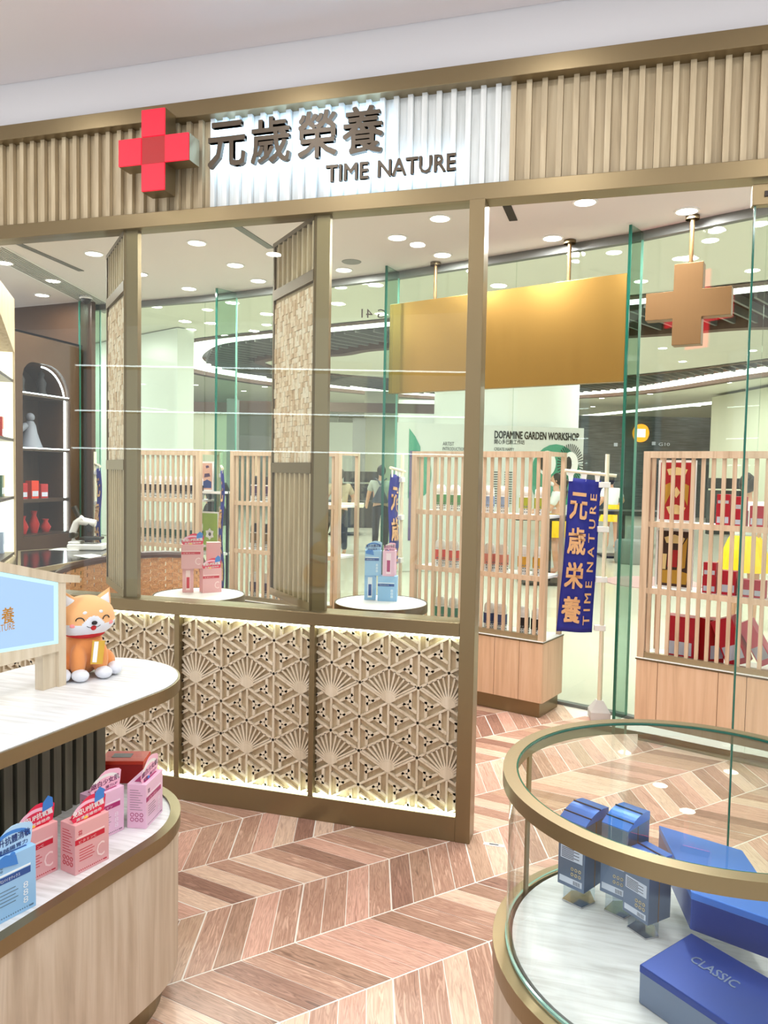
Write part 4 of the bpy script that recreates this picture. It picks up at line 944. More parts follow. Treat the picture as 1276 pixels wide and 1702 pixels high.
# ---- banner flags on poles in square stone bases
mat('banner_blue', (24, 34, 140), .6); mat('banner_gold', (222, 176, 128), .5); mat('pole_cream', (238, 230, 206), .5); mat('stone', (214, 212, 214), .7); mat('stone_dark', (150, 146, 144), .7)
def banner(lab, px, full, side=-1, rz=None):
    q = at_glass(px, .20 if full else .15)
    if full: q = Z(995, 1193, 0)
    rz_ = yaw-R(6) if rz is None else rz
    t = thing('banner_flag', lab, 'banner', (q.x, q.y, 0), rz_)
    build('stone_base', MB().lathe([(.09, 0), (.09, .05), (.075, .065), (.03, .12), (.001, .12)], n=4, a0=pi/4, a1=pi/4+2*pi), 'stone', t, local=True)
    build('pole', MB().tube([(0, 0, .10), (0, 0, 1.0), (0, 0, 1.74)], [.016, .014, .014], 12), 'pole_cream', t, local=True, smooth=40)
    build('cross_arm', MB().tube([(side*.27 if side < 0 else -.06, 0, 1.63), (.06 if side < 0 else .27, 0, 1.60)], .011, 10), 'pole_cream', t, local=True, smooth=40)
    for z in (1.54, 1.25, .92, .60): build('pole_clip', MB().box(side*.05, .022, -.018, .018, z-.018, z+.018), 'white', t, local=True, bevel=.002)
    for k in range(3): build('hanging_tab', MB().prism([(-.012, 1.56), (.012, 1.56), (.020, 1.625), (-.020, 1.625)], -.002, .002, 0, ((side*(.06+.085*k), 0, 0), (1, 0, 0), (0, 0, 1), (0, -1, 0))), 'white', t, local=True)
    fm = MB(); nx, nz = 10, 30
    def P(u, v):      # u across from the pole, v down
        x = side*(.035+.205*u)+side*.045*v*v*u*.6+side*.025*v; y = .012*sin(u*7+v*2)+.01*sin(v*9); z = 1.565-1.0*v+.02*u-.0*v
        return Vector((x, y, z-.02*u*v))
    for i in range(nx):
        for j in range(nz):
            q4_ = [P(i/nx, j/nz), P((i+1)/nx, j/nz), P((i+1)/nx, (j+1)/nz), P(i/nx, (j+1)/nz)]; fm.quad(q4_)
    fl_ = build('flag_cloth', fm, 'banner_blue', t, local=True, smooth=80, weld=True); sd = fl_.modifiers.new('thick', 'SOLIDIFY'); sd.thickness = .002
    txt = MB(); m_ = MB()
    for k, chh in enumerate('元歳栄養'):
        tt = MB(); v0 = .09+.225*k
        add_text(tt, chh, (0, 0, 0), (1, 0, 0), (0, 1, 0), 1, 1, 0, .05)
        n0 = len(txt.v)
        for v in tt.v:
            u = .92-.54*v[0] if side < 0 else .38+.56*v[0]
            p = P(u, v0+.175*(1-v[1])); txt.v.append((p.x, p.y-.011, p.z))
        for f in tt.f: txt.f.append(tuple(n0+i for i in f)); txt.m.append(0)
    tt = MB(); add_text(tt, 'T I M E  N A T U R E', (0, 0, 0), (1, 0, 0), (0, 1, 0), 1, 1, 0, .0045); n0 = len(txt.v)
    for v in tt.v:
        u = (.30-.20*(1-v[1])) if side < 0 else .3-.26*v[1]; vv = .95-.86*v[0]
        p = P(u, vv); txt.v.append((p.x, p.y-.011, p.z))
    for f in tt.f: txt.f.append(tuple(n0+i for i in f)); txt.m.append(0)
    build('flag_lettering', txt, 'banner_gold', t, local=True)
banner('blue banner flag with gold characters between the right-hand shelf units', 995, True)
banner('blue banner flag seen edge-on left of the shelf unit right of the post', 668, False, -1, yaw+R(70))
banner('blue banner flag seen edge-on between the two left shelf units', 367, False, 1, yaw-R(75))
banner('blue banner flag seen edge-on left of the left column', 158, False, 1, yaw-R(60))
# ---- hanging gold sign panel and cross
def vline(px, py, X, Y):     # height of the sight point over the place X, Y
    r_ = ray(px, py); t = Y/r_.y; return CH+r_.z*t
p1 = Z(724, 436, CEIL); p2 = Z(947, 399, CEIL)
dd = Vector((p2.x-p1.x, p2.y-p1.y, 0)).normalized(); nn = Vector((dd.y, -dd.x, 0))
hs = thing('hanging_sign_panel', 'large blank gold sign panel hung from the shop ceiling on two rods', 'sign', (p1.x, p1.y, CEIL))
def on_line(px, P, d):
    lo, hi = -4, 4
    for _ in range(60):
        mid = (lo+hi)/2; q = P+d*mid-EYE; u = CX+FPX*q.dot(RT)/q.dot(FW)
        if u < px: lo = mid
        else: hi = mid
    return lo
P_ = Vector((p1.x, p1.y, 2.5)); sl_, sr_ = on_line(650, P_, dd), on_line(1041, P_, dd)
def hz(s, py, px): q = P_+dd*s; return vline(px, py, q.x, q.y)
zt0, zb0, zt1, zb1 = hz(sl_, 508, 650), hz(sl_, 653, 650), hz(sr_, 455, 1041), hz(sr_, 637, 1041)
zT, zB = (zt0+zt1)/2, (zb0+zb1)/2
build('panel', MB().prism([(sl_, zB), (sr_, zB), (sr_, zT), (sl_, zT)], -.03, .03, 0, (Vector((p1.x, p1.y, 0)), dd, Vector((0, 0, 1)), nn)), 'gold_panel', hs, bevel=.002)
def rod(hs, x, y, z0):
    r_ = build('hanging_rod', MB().tube([(x, y, z0), (x, y, CEIL-.01)], .013, 12), 'rust_bronze', hs, smooth=40)
    build('ceiling_rose', MB().lathe([(.04, CEIL-.025), (.04, CEIL-.003), (.02, CEIL-.001)], (x, y), 20), 'bronze_dark', hs, smooth=40)
rod(hs, p1.x, p1.y, zT-.01); rod(hs, p2.x, p2.y, zT-.01)
lamp(*(Vector((p2.x, p2.y, 0))+nn*.22+dd*-.12).to_2d(), CEIL-.03, 5, .03)
p3 = Z(1151, 358, CEIL)
hc = thing('hanging_cross', 'brass backed cross sign hung on a rod, glowing red on its far side', 'sign', (p3.x, p3.y, CEIL))
dc = Vector((cos(R(-14)), sin(R(-14)), 0)); nc = Vector((dc.y, -dc.x, 0))
P_ = Vector((p3.x, p3.y, 2.3))
c_u = 0; cz_ = vline(1148, 506, p3.x, p3.y); zt_ = vline(1148, 439, p3.x, p3.y); zb_ = vline(1148, 574, p3.x, p3.y); rr = (zt_-zb_)/2; ar = rr/3
Fc_ = (Vector((p3.x, p3.y, 0)), dc, Vector((0, 0, 1)), nc)
build('cross_case', MB().prism(crosspoly(-.005, (zt_+zb_)/2, ar*1.02, rr), -.05, .04, 0, Fc_), 'rust_bronze', hc, bevel=.002)
emis('cross_glow', (255, 20, 50), 6)
build('lit_face', MB().prism(crosspoly(-.005, (zt_+zb_)/2, ar, rr*.98), -.056, -.05, 0, Fc_), 'cross_glow', hc, label='glowing red far face')
rod(hc, p3.x, p3.y, zt_-.01)
# ================================================================ left end of the shop
mat('brown_panel', (74, 50, 32), .35, .1)
wa, wb = Z(10, 513, CEIL), Z(152, 500, CEIL)
d = Vector((wb.x-wa.x, wb.y-wa.y)).normalized(); n = Vector((-d.y, d.x)); a_ = Vector((wa.x, wa.y))-d*1.2; b_ = Vector((wb.x, wb.y))
struct('wall_left', MB().prism([tuple(a_), tuple(b_), tuple(b_+n*.05), tuple(a_+n*.05)], 0, CEIL), 'brown_panel')
nc_ = thing('niche_cabinet', 'dark brown display cabinet with an arched niche and lit shelf edges', 'cabinet', (-4.87, 5.4, 0))
XC = -4.87; YA, YB = 5.42, 6.30; n0, n1 = 5.52, 6.13; zb_, zt_ = .97, 2.50
# front face with an arched opening, built in the Y-Z plane
arc = [(n0, zb_)]+[(n0+.14-.14*cos(t*pi/16), zt_-.14+.14*sin(t*pi/16)) for t in range(0, 9)]+[(n1-.30+.30*sin(t*pi/20), zt_-.30+.30*cos(t*pi/20)) for t in range(0, 11)]+[(n1, zb_)]
fr = MB(); out = []
for y_, z_ in arc:
    cy_, cz2 = (n0+n1)/2, (zb_+zt_)/2
    dy_, dz_ = y_-cy_, z_-cz2
    s = min(abs((YA-cy_)/dy_) if dy_ < 0 else abs((YB-cy_)/dy_) if dy_ > 0 else 99, abs(((2.75 if dz_ > 0 else .3)-cz2)/dz_) if dz_ else 99)
    out.append((cy_+dy_*s, cz2+dz_*s))
K = len(arc)
for i in range(K):
    j = (i+1) % K
    fr.quad([(XC, *arc[i]), (XC, *arc[j]), (XC, *out[j]), (XC, *out[i])]); fr.quad([(XC, *arc[j]), (XC, *arc[i]), (XC-.35, *arc[i]), (XC-.35, *arc[j])])
build('face', fr, 'brown_panel', nc_)
cb = MB(); cb.box(XC-.40, XC, YA, YA+.01, 0, 2.75); cb.box(XC-.40, XC, YB-.01, YB, 0, 2.75); cb.box(XC-.40, XC, YA, YB, 2.73, 2.75); cb.box(XC-.40, XC-.36, YA, YB, 0, 2.75); cb.box(XC-.4, XC, YA, YB, 0, .3)
build('carcass', cb, 'walnut', nc_)
for z in (.985, 1.30, 1.755, 2.235):
    s_ = build('niche_shelf', MB().box(XC-.35, XC-.02, n0, n1, z-.03, z), 'walnut', nc_)
    if z > 1.5: build('light_strip', MB().box(XC-.02, XC-.014, n0, n1, z-.008, z), 'led_white', s_)
build('jamb_light', MB().box(XC-.06, XC-.045, n1-.02, n1-.006, .99, zt_-.30), 'led_white', nc_)
build('arch_light', MB().tube([(XC-.05, n1-.32+.30*sin(t*pi/20), zt_-.32+.30*cos(t*pi/20)) for t in range(0, 11)]+[(XC-.05, n1-.012, zt_-.34)], .007, 6), 'led_white', nc_)
mat('figurine_grey', (120, 124, 136), .6)
fg = thing('figurine', 'grey figurine in the middle of the arched niche', 'figurine', (XC-.15, 5.78, 1.755))
build('robe', MB().lathe([(.11, 0), (.09, .05), (.06, .14), (.05, .20), (.03, .24)], n=14), 'figurine_grey', fg, local=True, smooth=60)
build('head', MB().ball((0, 0, .275), .04, 12), 'figurine_grey', fg, local=True, smooth=60); build('cape', MB().tube([(0, -.05, .20), (-.02, -.15, .14), (0, -.17, .05)], [.03, .04, .02], 8), 'figurine_grey', fg, local=True, smooth=60)
for k, y_ in enumerate((5.68, 5.95)):
    t = thing('dark_statuette', 'dark statuette on the top shelf of the arched niche, %s' % ['left one', 'right one'][k], 'figurine', (XC-.17, y_, 2.235))
    build('figure', MB().lathe([(.05, 0), (.035, .06), (.045, .12), (.02, .17), (.03, .20), (.001, .24)], n=12), 'soft_black', t, local=True, smooth=60)
for k, (y_, h, m_) in enumerate(((5.66, .14, 'poster_red'), (5.80, .16, 'orange_red'), (5.92, .13, 'poster_red'))):
    sbox('%s box on the third shelf of the arched niche, number %s from the left' % (['red', 'orange red', 'dark red'][k], ['one', 'two', 'three'][k]), Matrix.Translation((XC-.15, y_, 1.30)), 0, 0, 0, R(90), .09, .07, h, m_)
for k, (y_, h) in enumerate(((5.68, .16), (5.82, .20), (5.97, .12))):
    t = thing('red_vase', 'dark red vase on the bottom shelf of the arched niche, %s' % ['short left one', 'tall middle one', 'low right one'][k], 'vase', (XC-.15, y_, .985))
    build('body', MB().lathe([(.03, 0), (.05, h*.4), (.02, h*.8), (.03, h)], n=12), 'deep_red', t, local=True, smooth=60)
# lit shelving at the far left
wB = Yp(25, 700, 4.9); wA = wB-Vector((-.56, .83, 0))*.62; dW = Vector((wB.x-wA.x, wB.y-wA.y, 0)).normalized(); nW = Vector((dW.y, -dW.x, 0)); lenW = (Vector((wB.x, wB.y))-Vector((wA.x, wA.y))).length
FW_ = (Vector((wA.x, wA.y, 0)), dW, Vector((0, 0, 1)), nW)
ls = thing('lit_shelving', 'pale oak shelving with bright backlit shelves at the far left edge', 'shelf', (wB.x, wB.y, 0))
emis('backlight', (255, 246, 214), 1.6)
build('oak_head', MB().prism([(-.5, 2.78), (lenW, 2.45), (lenW, 2.86), (-.5, 2.86)], -.3, 0, 0, FW_), 'oak', ls)
build('end_stile', MB().prism([(lenW-.012, 0), (lenW, 0), (lenW, 2.86), (lenW-.012, 2.86)], -.3, .002, 0, FW_), 'oak', ls)
build('back_light', MB().prism([(-.5, .9), (lenW-.012, .9), (lenW-.012, 2.46), (-.5, 2.8)], -.3, -.25, 0, FW_), 'backlight', ls)
build('end_glow', MB().prism([(lenW-.02, .9), (lenW-.0125, .9), (lenW-.0125, 2.46), (lenW-.02, 2.46)], -.24, -.012, 0, FW_), 'backlight', ls)  # glowing panel added so the inner end looks backlit
build('base_cabinet', MB().prism([(-.5, 0), (lenW-.012, 0), (lenW-.012, .9), (-.5, .9)], -.3, .0, 0, FW_), 'oak', ls)
for z in (.93, 1.36, 1.80, 2.25): build('shelf_board', MB().prism([(-.5, z-.022), (lenW-.012, z-.022), (lenW-.012, z), (-.5, z)], -.25, -.01, 0, FW_), 'walnut', ls)
for k, (s, z, m_, nm_) in enumerate(((lenW-.10, 1.80, 'deep_red', 'dark red box on the second lit shelf at the far left'), (lenW-.13, 1.36, 'b_dgreen', 'green box on the third lit shelf at the far left'), (lenW-.06, 1.36, 'bronze_pale', 'tan box beside the green one on the third lit shelf'), (lenW-.10, .93, 'b_lav', 'pale blue bottle box on the lowest lit shelf at the far left'))):
    p = Vector((wA.x, wA.y, 0))+dW*s-nW*.1
    sbox(nm_, Matrix.Translation((p.x, p.y, z)), 0, 0, 0, atan2(dW.y, dW.x), .06, .06, .16, m_)
# ---- glass counter with microscope
mat('counter_black', (30, 32, 34), .12)
g1, g2, g3, g4 = [Z(px, py, .90) for px, py in ((32, 950), (168, 926), (172, 905), (32, 916))]
gp = [(g1.x, g1.y), (g2.x, g2.y), (g3.x+.1, g3.y+.1), (g4.x, g4.y)]
gc = thing('glass_counter', 'dark topped glass counter holding booklets, behind the light box', 'counter', (g1.x, g1.y, 0))
build('counter_top', MB().prism(gp, .885, .90), 'counter_black', gc)
ed_ = MB(); 
for a_, b_ in zip(gp, gp[1:]+gp[:1]): ed_.bar((*a_, .885), (*b_, .885), .02, .035)
build('edge_trim', ed_, 'bronze_pale', gc)
cxm = sum(p[0] for p in gp)/4; cym = sum(p[1] for p in gp)/4
sh_ = [((p[0]-cxm)*.97+cxm, (p[1]-cym)*.97+cym) for p in gp]
build('glass_body', MB().prism(sh_, .45, .868), 'green_glass', gc); build('lower_body', MB().prism(sh_, 0, .45), 'walnut', gc); build('inner_shelf', MB().prism([((p[0]-cxm)*.9+cxm, (p[1]-cym)*.9+cym) for p in gp], .55, .56), 'white', gc)
q = Z(143, 913, .90)
ms = thing('microscope', 'white and black microscope on the dark counter at the left', 'microscope', (q.x, q.y, .90), R(20))
build('base', MB().box(-.13, .16, -.09, .09, 0, .05).box(-.13, -.03, -.07, .07, .05, .07), 'white', ms, local=True, bevel=.01)
build('stage', MB().box(-.04, .13, -.07, .07, .085, .105), 'black', ms, local=True, bevel=.003)
build('arm', MB().tube([(-.10, 0, .05), (-.11, 0, .14), (-.08, 0, .22), (-.02, 0, .26)], [.035, .03, .03, .035], 10), 'white', ms, local=True, smooth=50)
build('head', MB().tube([(-.05, 0, .24), (.08, 0, .22)], [.035, .03], 10), 'white', ms, local=True, smooth=50)
build('nosepiece', MB().tube([(.03, 0, .22), (.03, 0, .15)], [.03, .018], 10), 'black', ms, local=True, smooth=50)
build('eyepiece', MB().tube([(-.06, 0, .27), (-.10, 0, .36)], [.02, .024], 10), 'black', ms, local=True, smooth=50)
build('focus_knob', MB().tube([(-.10, -.05, .12), (-.10, .05, .12)], .025, 12), 'black', ms, local=True, smooth=50)
for k, (px, py, rz) in enumerate(((112, 913, .2), (150, 924, -.4))):
    q = Z(px, py, .902); tag(build('paper_sheet', MB().prism([tuple(Matrix.Rotation(rz, 2) @ Vector(v)) for v in ((-.12, -.08), (.12, -.08), (.12, .08), (-.12, .08))], 0, .002), 'white'), ['white paper sheet on the dark counter left of the microscope', 'white paper sheet in front of the microscope'][k], 'paper').location = (q.x, q.y, .9005)
for k, (px, py) in enumerate(((120, 985), (150, 965))):
    q = Z(px, py, .56); tag(build('booklet', MB().box(-.14, .14, -.10, .10, 0, .012), 'white'), ['white booklet inside the glass counter, nearer one', 'white booklet inside the glass counter, farther one'][k], 'booklet').location = (q.x, q.y, .561)
# ================================================================ the mall beyond the glass
MZ = 4.5
struct('floor_mall', MB().prism([(-45, 6.5), (-7, 6.5)]+[(x, y+.05) for x, y in GT]+[(4, 3.6), (40, 3.6), (40, 60), (-45, 60)], -.06, -.01), 'mall_floor')
def at4(px, py): p = Z(px, py, MZ); return (p.x, p.y)
# light ring recess: outer and inner racetrack curves
def spline(P, n=6):
    out = []; k = len(P)
    for i in range(k):
        p0, p1, p2, p3 = [Vector(P[(i+q-1) % k]) for q in range(4)]
        for s in range(n):
            t = s/n; out.append(tuple(.5*((2*p1)+(-p0+p2)*t+(2*p0-5*p1+4*p2-p3)*t*t+(-p0+3*p1-3*p2+p3)*t**3)))
    return out
outer = [at4(*p) for p in ((275, 597), (292, 577), (340, 565), (450, 553), (650, 533), (1060, 495), (1290, 470))]+[(7, 11.5), (12, 14), (10, 19), (4.6, 23.4)]+[(.85, 28.6), (-3.5, 30.5), (-7, 29.6)]+[at4(*p) for p in ((543, 648), (453, 640), (360, 626), (300, 612))]
inner = [at4(*p) for p in ((424, 603), (440, 596), (480, 592), (560, 588), (645, 577), (1060, 556), (1276, 542))]+[(5.5, 17.5), (4, 20.5)]+[(0, 24), (-4, 25.4)]+[at4(*p) for p in ((620, 628), (543, 622), (470, 614))]
OUT = spline(outer); INN = spline(inner)
big = [(-45, 4), (40, 4), (40, 62), (-45, 62)]
bm = bmesh.new()
def loop(P, z):
    vs = [bm.verts.new((p[0], p[1], z)) for p in P]; return [bm.edges.new((vs[i], vs[(i+1) % len(vs)])) for i in range(len(vs))]
e1 = loop([(-45, 60), (-7.5, 60), (40, 60), (40, 3.3), (2.1, 4.25)]+[(x, y+.03) for x, y in GT[::-1]]+[(-45, 6.6)], MZ)
e2 = loop(OUT, MZ)
bmesh.ops.triangle_fill(bm, edges=e1+e2, use_beauty=True)
e3 = loop(INN, MZ); bmesh.ops.triangle_fill(bm, edges=e3, use_beauty=True)
for f in list(bm.faces):        # drop anything filled inside the recess
    pass
me = bpy.data.meshes.new('ceiling_mall'); bm.to_mesh(me); bm.free()
struct('ceiling_mall', me, 'mall_ceiling')
def band(name, P, z0, z1, m, parent=None, off=0):
    mb = MB(); k = len(P)
    for i in range(k): a, b = P[i], P[(i+1) % k]; mb.quad([(*a, z0), (*b, z0), (*b, z1), (*a, z1)])
    return build(name, mb, m, parent, smooth=60)
cen = (-3.0, 19.5)
def shrink(P, d):
    out = []; k = len(P)
    for i in range(k):
        a = Vector(P[i-1]); b = Vector(P[(i+1) % k]); t = (b-a).normalized(); n = Vector((-t.y, t.x)); p = Vector(P[i])
        if (Vector(cen)-p).dot(n) < 0: n = -n
        out.append(tuple(p+n*d))
    return out
rg_ = thing('light_ring', 'huge racetrack shaped ceiling recess with glowing band and dark louvres in the mall', 'ceiling light', (-3, 19.5, MZ))
band('outer_fascia', OUT, MZ-.02, MZ+.55, 'brown_band', rg_)
O2 = shrink(OUT, .10); O3 = shrink(OUT, .95)
def ringflat(name, A, B, z, m, thick=.03):
    mb = MB(); k = len(A)
    for i in range(k): j = (i+1) % k; mb.quad([(*A[i], z), (*A[j], z), (*B[j], z), (*B[i], z)][::-1])
    return build(name, mb, m, rg_)
ringflat('glow_band', OUT, O3, MZ+.10, 'cove'); band('inner_fascia', INN, MZ-.02, MZ+.5, 'brown_band', rg_)
lip = ringflat('outer_lip', shrink(OUT, -.25), OUT, MZ-.02, 'brown_band')
ringflat('inner_lip', INN, shrink(INN, .28), MZ-.02, 'brown_band')
mb = MB(); mb.prism(spline(outer, 2), MZ+.5, MZ+.55); build('recess_roof', mb, 'louvre_gap', rg_)
def inside(p, P):
    c = False; k = len(P)
    for i in range(k):
        (x0, y0), (x1, y1) = P[i], P[i-1]
        if (y0 > p[1]) != (y1 > p[1]) and p[0] < (x1-x0)*(p[1]-y0)/(y1-y0)+x0: c = not c
    return c
lv = MB(); ang = R(-12); dv = Vector((cos(ang+R(75)), sin(ang+R(75)))); nv = Vector((-dv.y, dv.x))
for k in range(-60, 60):
    o_ = Vector(cen)+nv*(k*.34); run = None
    for s in range(-90, 91):
        p = o_+dv*(s*.2); ok = inside(p, O3) and not inside(p, INN)
        if ok and run is None: run = p
        if (not ok or s == 90) and run is not None:
            e_ = o_+dv*((s-1)*.2)
            if (e_-run).length > .3: lv.bar((run.x, run.y, MZ+.12), (e_.x, e_.y, MZ+.12), .05, .14)
            run = None
build('louvre_blades', lv, 'louvre', rg_, kind='stuff')
# second, farther light lines
for (pa, pb, lab) in (((960, 692), (1300, 657), 'long thin ceiling light line beyond the ring, at the right'),):
    a_, b_ = at4(*pa), at4(*pb)
    tag(build('light_line', MB().bar((*a_, MZ-.02), (*b_, MZ-.02), .5, .04), 'cove'), lab, 'ceiling light')
rs = random.Random(11)
mds = [(603, 470), (640, 690), (566, 478), (1020, 420), (1180, 400), (1130, 430), (1065, 468), (1250, 450), (1101, 579), (1134, 601), (905, 570), (1250, 583), (225, 540), (318, 548), (325, 640), (405, 650), (440, 643), (600, 650), (700, 675), (635, 672), (722, 673), (850, 660), (1000, 662), (1080, 655), (1210, 636), (1092, 680), (1160, 675), (985, 676), (260, 510), (443, 540), (345, 515), (375, 558)]
nm_ = 0
for px, py in sorted(mds):
    if not (200 < px < 1280): continue
    p = at4(px, py)
    if inside(p, OUT) and not inside(p, INN): continue
    t = thing('mall_downlight', 'small downlight in the mall ceiling, %s from the left beyond the glass' % (ORD+['twenty-'+q for q in ORD])[nm_], 'light', (*p, MZ), 0, 'small mall downlights'); nm_ += 1
    build('lens', MB().lathe([(.001, -.006), (.085, -.006), (.10, 0)], n=12), 'lamp_disc', t, local=True)
for x, y in ((-9, 10.5), (-5, 9.5), (-2.5, 8), (.5, 8), (3.5, 8), (-12, 14), (-15, 20), (6, 15), (-3, 36), (3, 33), (-10, 35), (-1, 20), (-5, 20)):
    lamp(x, y, MZ-.03, 100, .14, (1, .98, .94), name='mall_fill_light')  # area lights added to brighten the mall, without fixtures of their own
for x, y in ((-7, 17), (-9, 22), (-3, 15.6), (1, 15), (-2, 27.5), (2.5, 25)):
    lamp(x, y, MZ-.05, 110, .3, (1, .98, .95), name='ring_fill_light')  # more area lights added under the ring recess to boost its light
# ---- far walls of the mall, each at its own distance
def slab(name, px0, px1, dep, z0, z1, m, thick=.4, dep1=None, **k):
    a = D(px0, 780, dep); b = D(px1, 780, dep1 or dep); d = Vector((b.x-a.x, b.y-a.y)).normalized(); n = Vector((-d.y, d.x))*thick
    return struct(name, MB().prism([(a.x, a.y), (b.x, b.y), (b.x+n.x, b.y+n.y), (a.x+n.x, a.y+n.y)], z0, z1), m, **k)
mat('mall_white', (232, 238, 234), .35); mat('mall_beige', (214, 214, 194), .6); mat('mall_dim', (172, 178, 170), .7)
slab('wall_far_1', 120, 294, 19, 0, 4.48, 'mall_white', dep1=16); slab('wall_far_2', 290, 384, 24, 0, 3.55, 'mall_beige'); slab('trim_2', 290, 460, 23.9, 3.35, 3.65, 'brown_band')
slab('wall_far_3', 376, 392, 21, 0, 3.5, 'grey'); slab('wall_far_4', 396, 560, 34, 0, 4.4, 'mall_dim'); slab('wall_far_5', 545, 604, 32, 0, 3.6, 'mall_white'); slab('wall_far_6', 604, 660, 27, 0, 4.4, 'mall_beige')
slab('wall_far_7', 585, 606, 26, 0, 3.4, 'grey', .3); slab('wall_far_8', 655, 760, 30, 0, 4.4, 'mall_white')
slab('trim_3', 396, 720, 25.5, 3.55, 3.85, 'brown_band', .3)
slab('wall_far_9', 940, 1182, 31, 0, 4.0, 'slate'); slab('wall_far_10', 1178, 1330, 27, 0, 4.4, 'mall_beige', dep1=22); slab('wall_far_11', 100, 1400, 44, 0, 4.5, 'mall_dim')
slab('wall_far_12', 1085, 1182, 30.5, 0, 2.1, 'black', .2); slab('wall_far_13', 392, 452, 30, 1.9, 2.9, 'grey', .3)
for px, pw, lab in ((1085, 9, 'left'), (1128, 9, 'right')):
    pass
# shop sign lights on the slate wall
a = D(1064, 720, 30.85); t = thing('orange_sign', 'glowing rounded orange and white sign on the dark slate wall', 'sign', a, yaw)
emis('sign_orange', (255, 160, 30), 1.5); emis('sign_white', (255, 255, 250), 1.8)
build('sign_body', MB().lathe([(.001, -.04), (.30, -.04), (.36, 0), (.36, .1)], n=24, sy=1.0).box(0, 0, 0, 0, 0, 0) if 0 else MB().prism([(.34*cos(k*pi/12)*(1 if abs(cos(k*pi/12)) < .8 else .95), .36*sin(k*pi/12)) for k in range(24)], 0, .1, 0, ((0, 0, 0), (1, 0, 0), (0, 0, 1), (0, -1, 0))), 'sign_orange', t, local=True)
build('sign_core', MB().prism([(-.16, -.16), (.16, -.16), (.16, .16), (-.16, .16)], .1, .12, 0, ((0, 0, 0), (1, 0, 0), (0, 0, 1), (0, -1, 0))), 'sign_white', t, local=True)
a = D(1094, 741, 30.95); mb = MB(); add_text(mb, 'G10', a, R0, (0, 0, 1), .45, .13, .02, .01); tag(build('unit_number', mb, 'label_pale'), 'white unit number G10 on the dark slate wall', 'sign')
for k, (px, py) in enumerate(((1023, 739), (1086, 737))):
    a = D(px, py, 30.9); t = tag(build('wall_plate', MB().box(-.07, .07, -.02, .02, -.07, .07), 'label_pale'), ['small pale square plate hanging left of the orange sign', 'small pale square plate beside the number G10'][k], 'plate'); t.location = a; t.rotation_euler = (0, 0, yaw)
# exit sign
emis('exit_green', (0, 140, 90), .9)
a = D(304, 648, 18); t = thing('exit_sign', 'green running man exit sign under the mall ceiling', 'sign', a, yaw)
build('lit_box', MB().box(-.16, .16, -.02, .02, -.09, .09), 'exit_green', t, local=True); mb = MB(); add_text(mb, 'EXIT', (-.13, -.022, -.03), (1, 0, 0), (0, 0, 1), .12, .05, .001, .01)
mb.ball((.06, -.022, .05), .016, 8); mb.tube([(.05, -.022, .03), (.03, -.022, -.02), (.06, -.022, -.06)], .01, 5); mb.tube([(.04, -.022, -.01), (-.0, -.022, -.06)], .009, 5); mb.tube([(.02, -.022, .02), (.09, -.022, .01)], .008, 5)
build('pictogram', mb, 'white', t, local=True)
# G 41 reversed lettering hanging in the mall
q_ = at_glass(637, -.03); a = Vector((q_.x, q_.y, vline(637, 529, q_.x, q_.y))); mb = MB(); add_text(mb, 'G 41', a, -R0, (0, 0, 1), .20, .07, .006); tag(build('unit_letters', mb, 'dark_metal'), 'thin dark unit number G 41 on the green glass, read from behind', 'sign')
# ---- big round poster column
pc = D(838, 760, 14.2); SCL = 14.0/12.2; RC = 1.14*SCL
col = thing('poster_column', 'large round pale column carrying the workshop poster', 'column', (pc.x, pc.y, 0))
build('shaft', MB().lathe([(RC, 0), (RC, 4.49)], n=64), 'mall_white', col, local=True, smooth=40)
RP = RC+.02; PO = D(838, 787, 12.72)-Vector((pc.x, pc.y, 0)); pdir = Vector((cos(yaw+R(12)), sin(yaw+R(12)), 0)); pnr = Vector((pdir.y, -pdir.x, 0)); SCL = 12.5/11.1
mat('poster_panel', (212, 216, 212), .5); mat('poster_teal', (58, 150, 122), .5); mat('poster_text', (26, 26, 28), .5)
def cyl(u, z, off=0):       # u metres to the right along the column face seen from the camera
    u *= SCL; z = CH+(z-CH)*SCL; q = PO+pdir*u+pnr*(off*2); return Vector((q.x, q.y, z))
def curved(mb, pts_f, name, m, off):
    o = MB(); o.f = pts_f.f; o.m = pts_f.m
    o.v = [tuple(cyl(v[0], v[2], off)) for v in pts_f.v]; return build(name, o, m, ppn, local=True)
ppn = None
def zc(py): return CH-(py-787)/FPX*11.1
pm = MB(); a_ = cyl(-1.62, 1, 0); b_ = cyl(1.24, 1, 0); o_ = pnr*-.03; pm.prism([(a_.x, a_.y), (b_.x, b_.y), (b_.x+o_.x, b_.y+o_.y), (a_.x+o_.x, a_.y+o_.y)], 0, CH+(zc(706)-CH)*SCL)
ppn = build('poster_print', pm, 'poster_panel', col, local=True)
T = MB(); add_text(T, 'DOPAMINE GARDEN WORKSHOP', (-.17, 0, zc(728)), (1, 0, 0), (0, 0, 1), 1.33, .115, 0, .05)
def grid_text(T): return T
add_text(T, '開心多巴胺工作坊', (-.17, 0, zc(737)), (1, 0, 0), (0, 0, 1), .47, .07, 0, .015)
add_text(T, 'CREATE HAPPY', (-.17, 0, zc(748)), (1, 0, 0), (0, 0, 1), .31, .045, 0, .01); add_text(T, 'DOPAMINE', (-.17, 0, zc(755)), (1, 0, 0), (0, 0, 1), .24, .045, 0, .01)
add_text(T, 'ARTIST', (-.95, 0, zc(742)), (1, 0, 0), (0, 0, 1), .17, .055, 0, .01); add_text(T, 'INTRODUCTION', (-.95, 0, zc(750)), (1, 0, 0), (0, 0, 1), .34, .05, 0, .01)
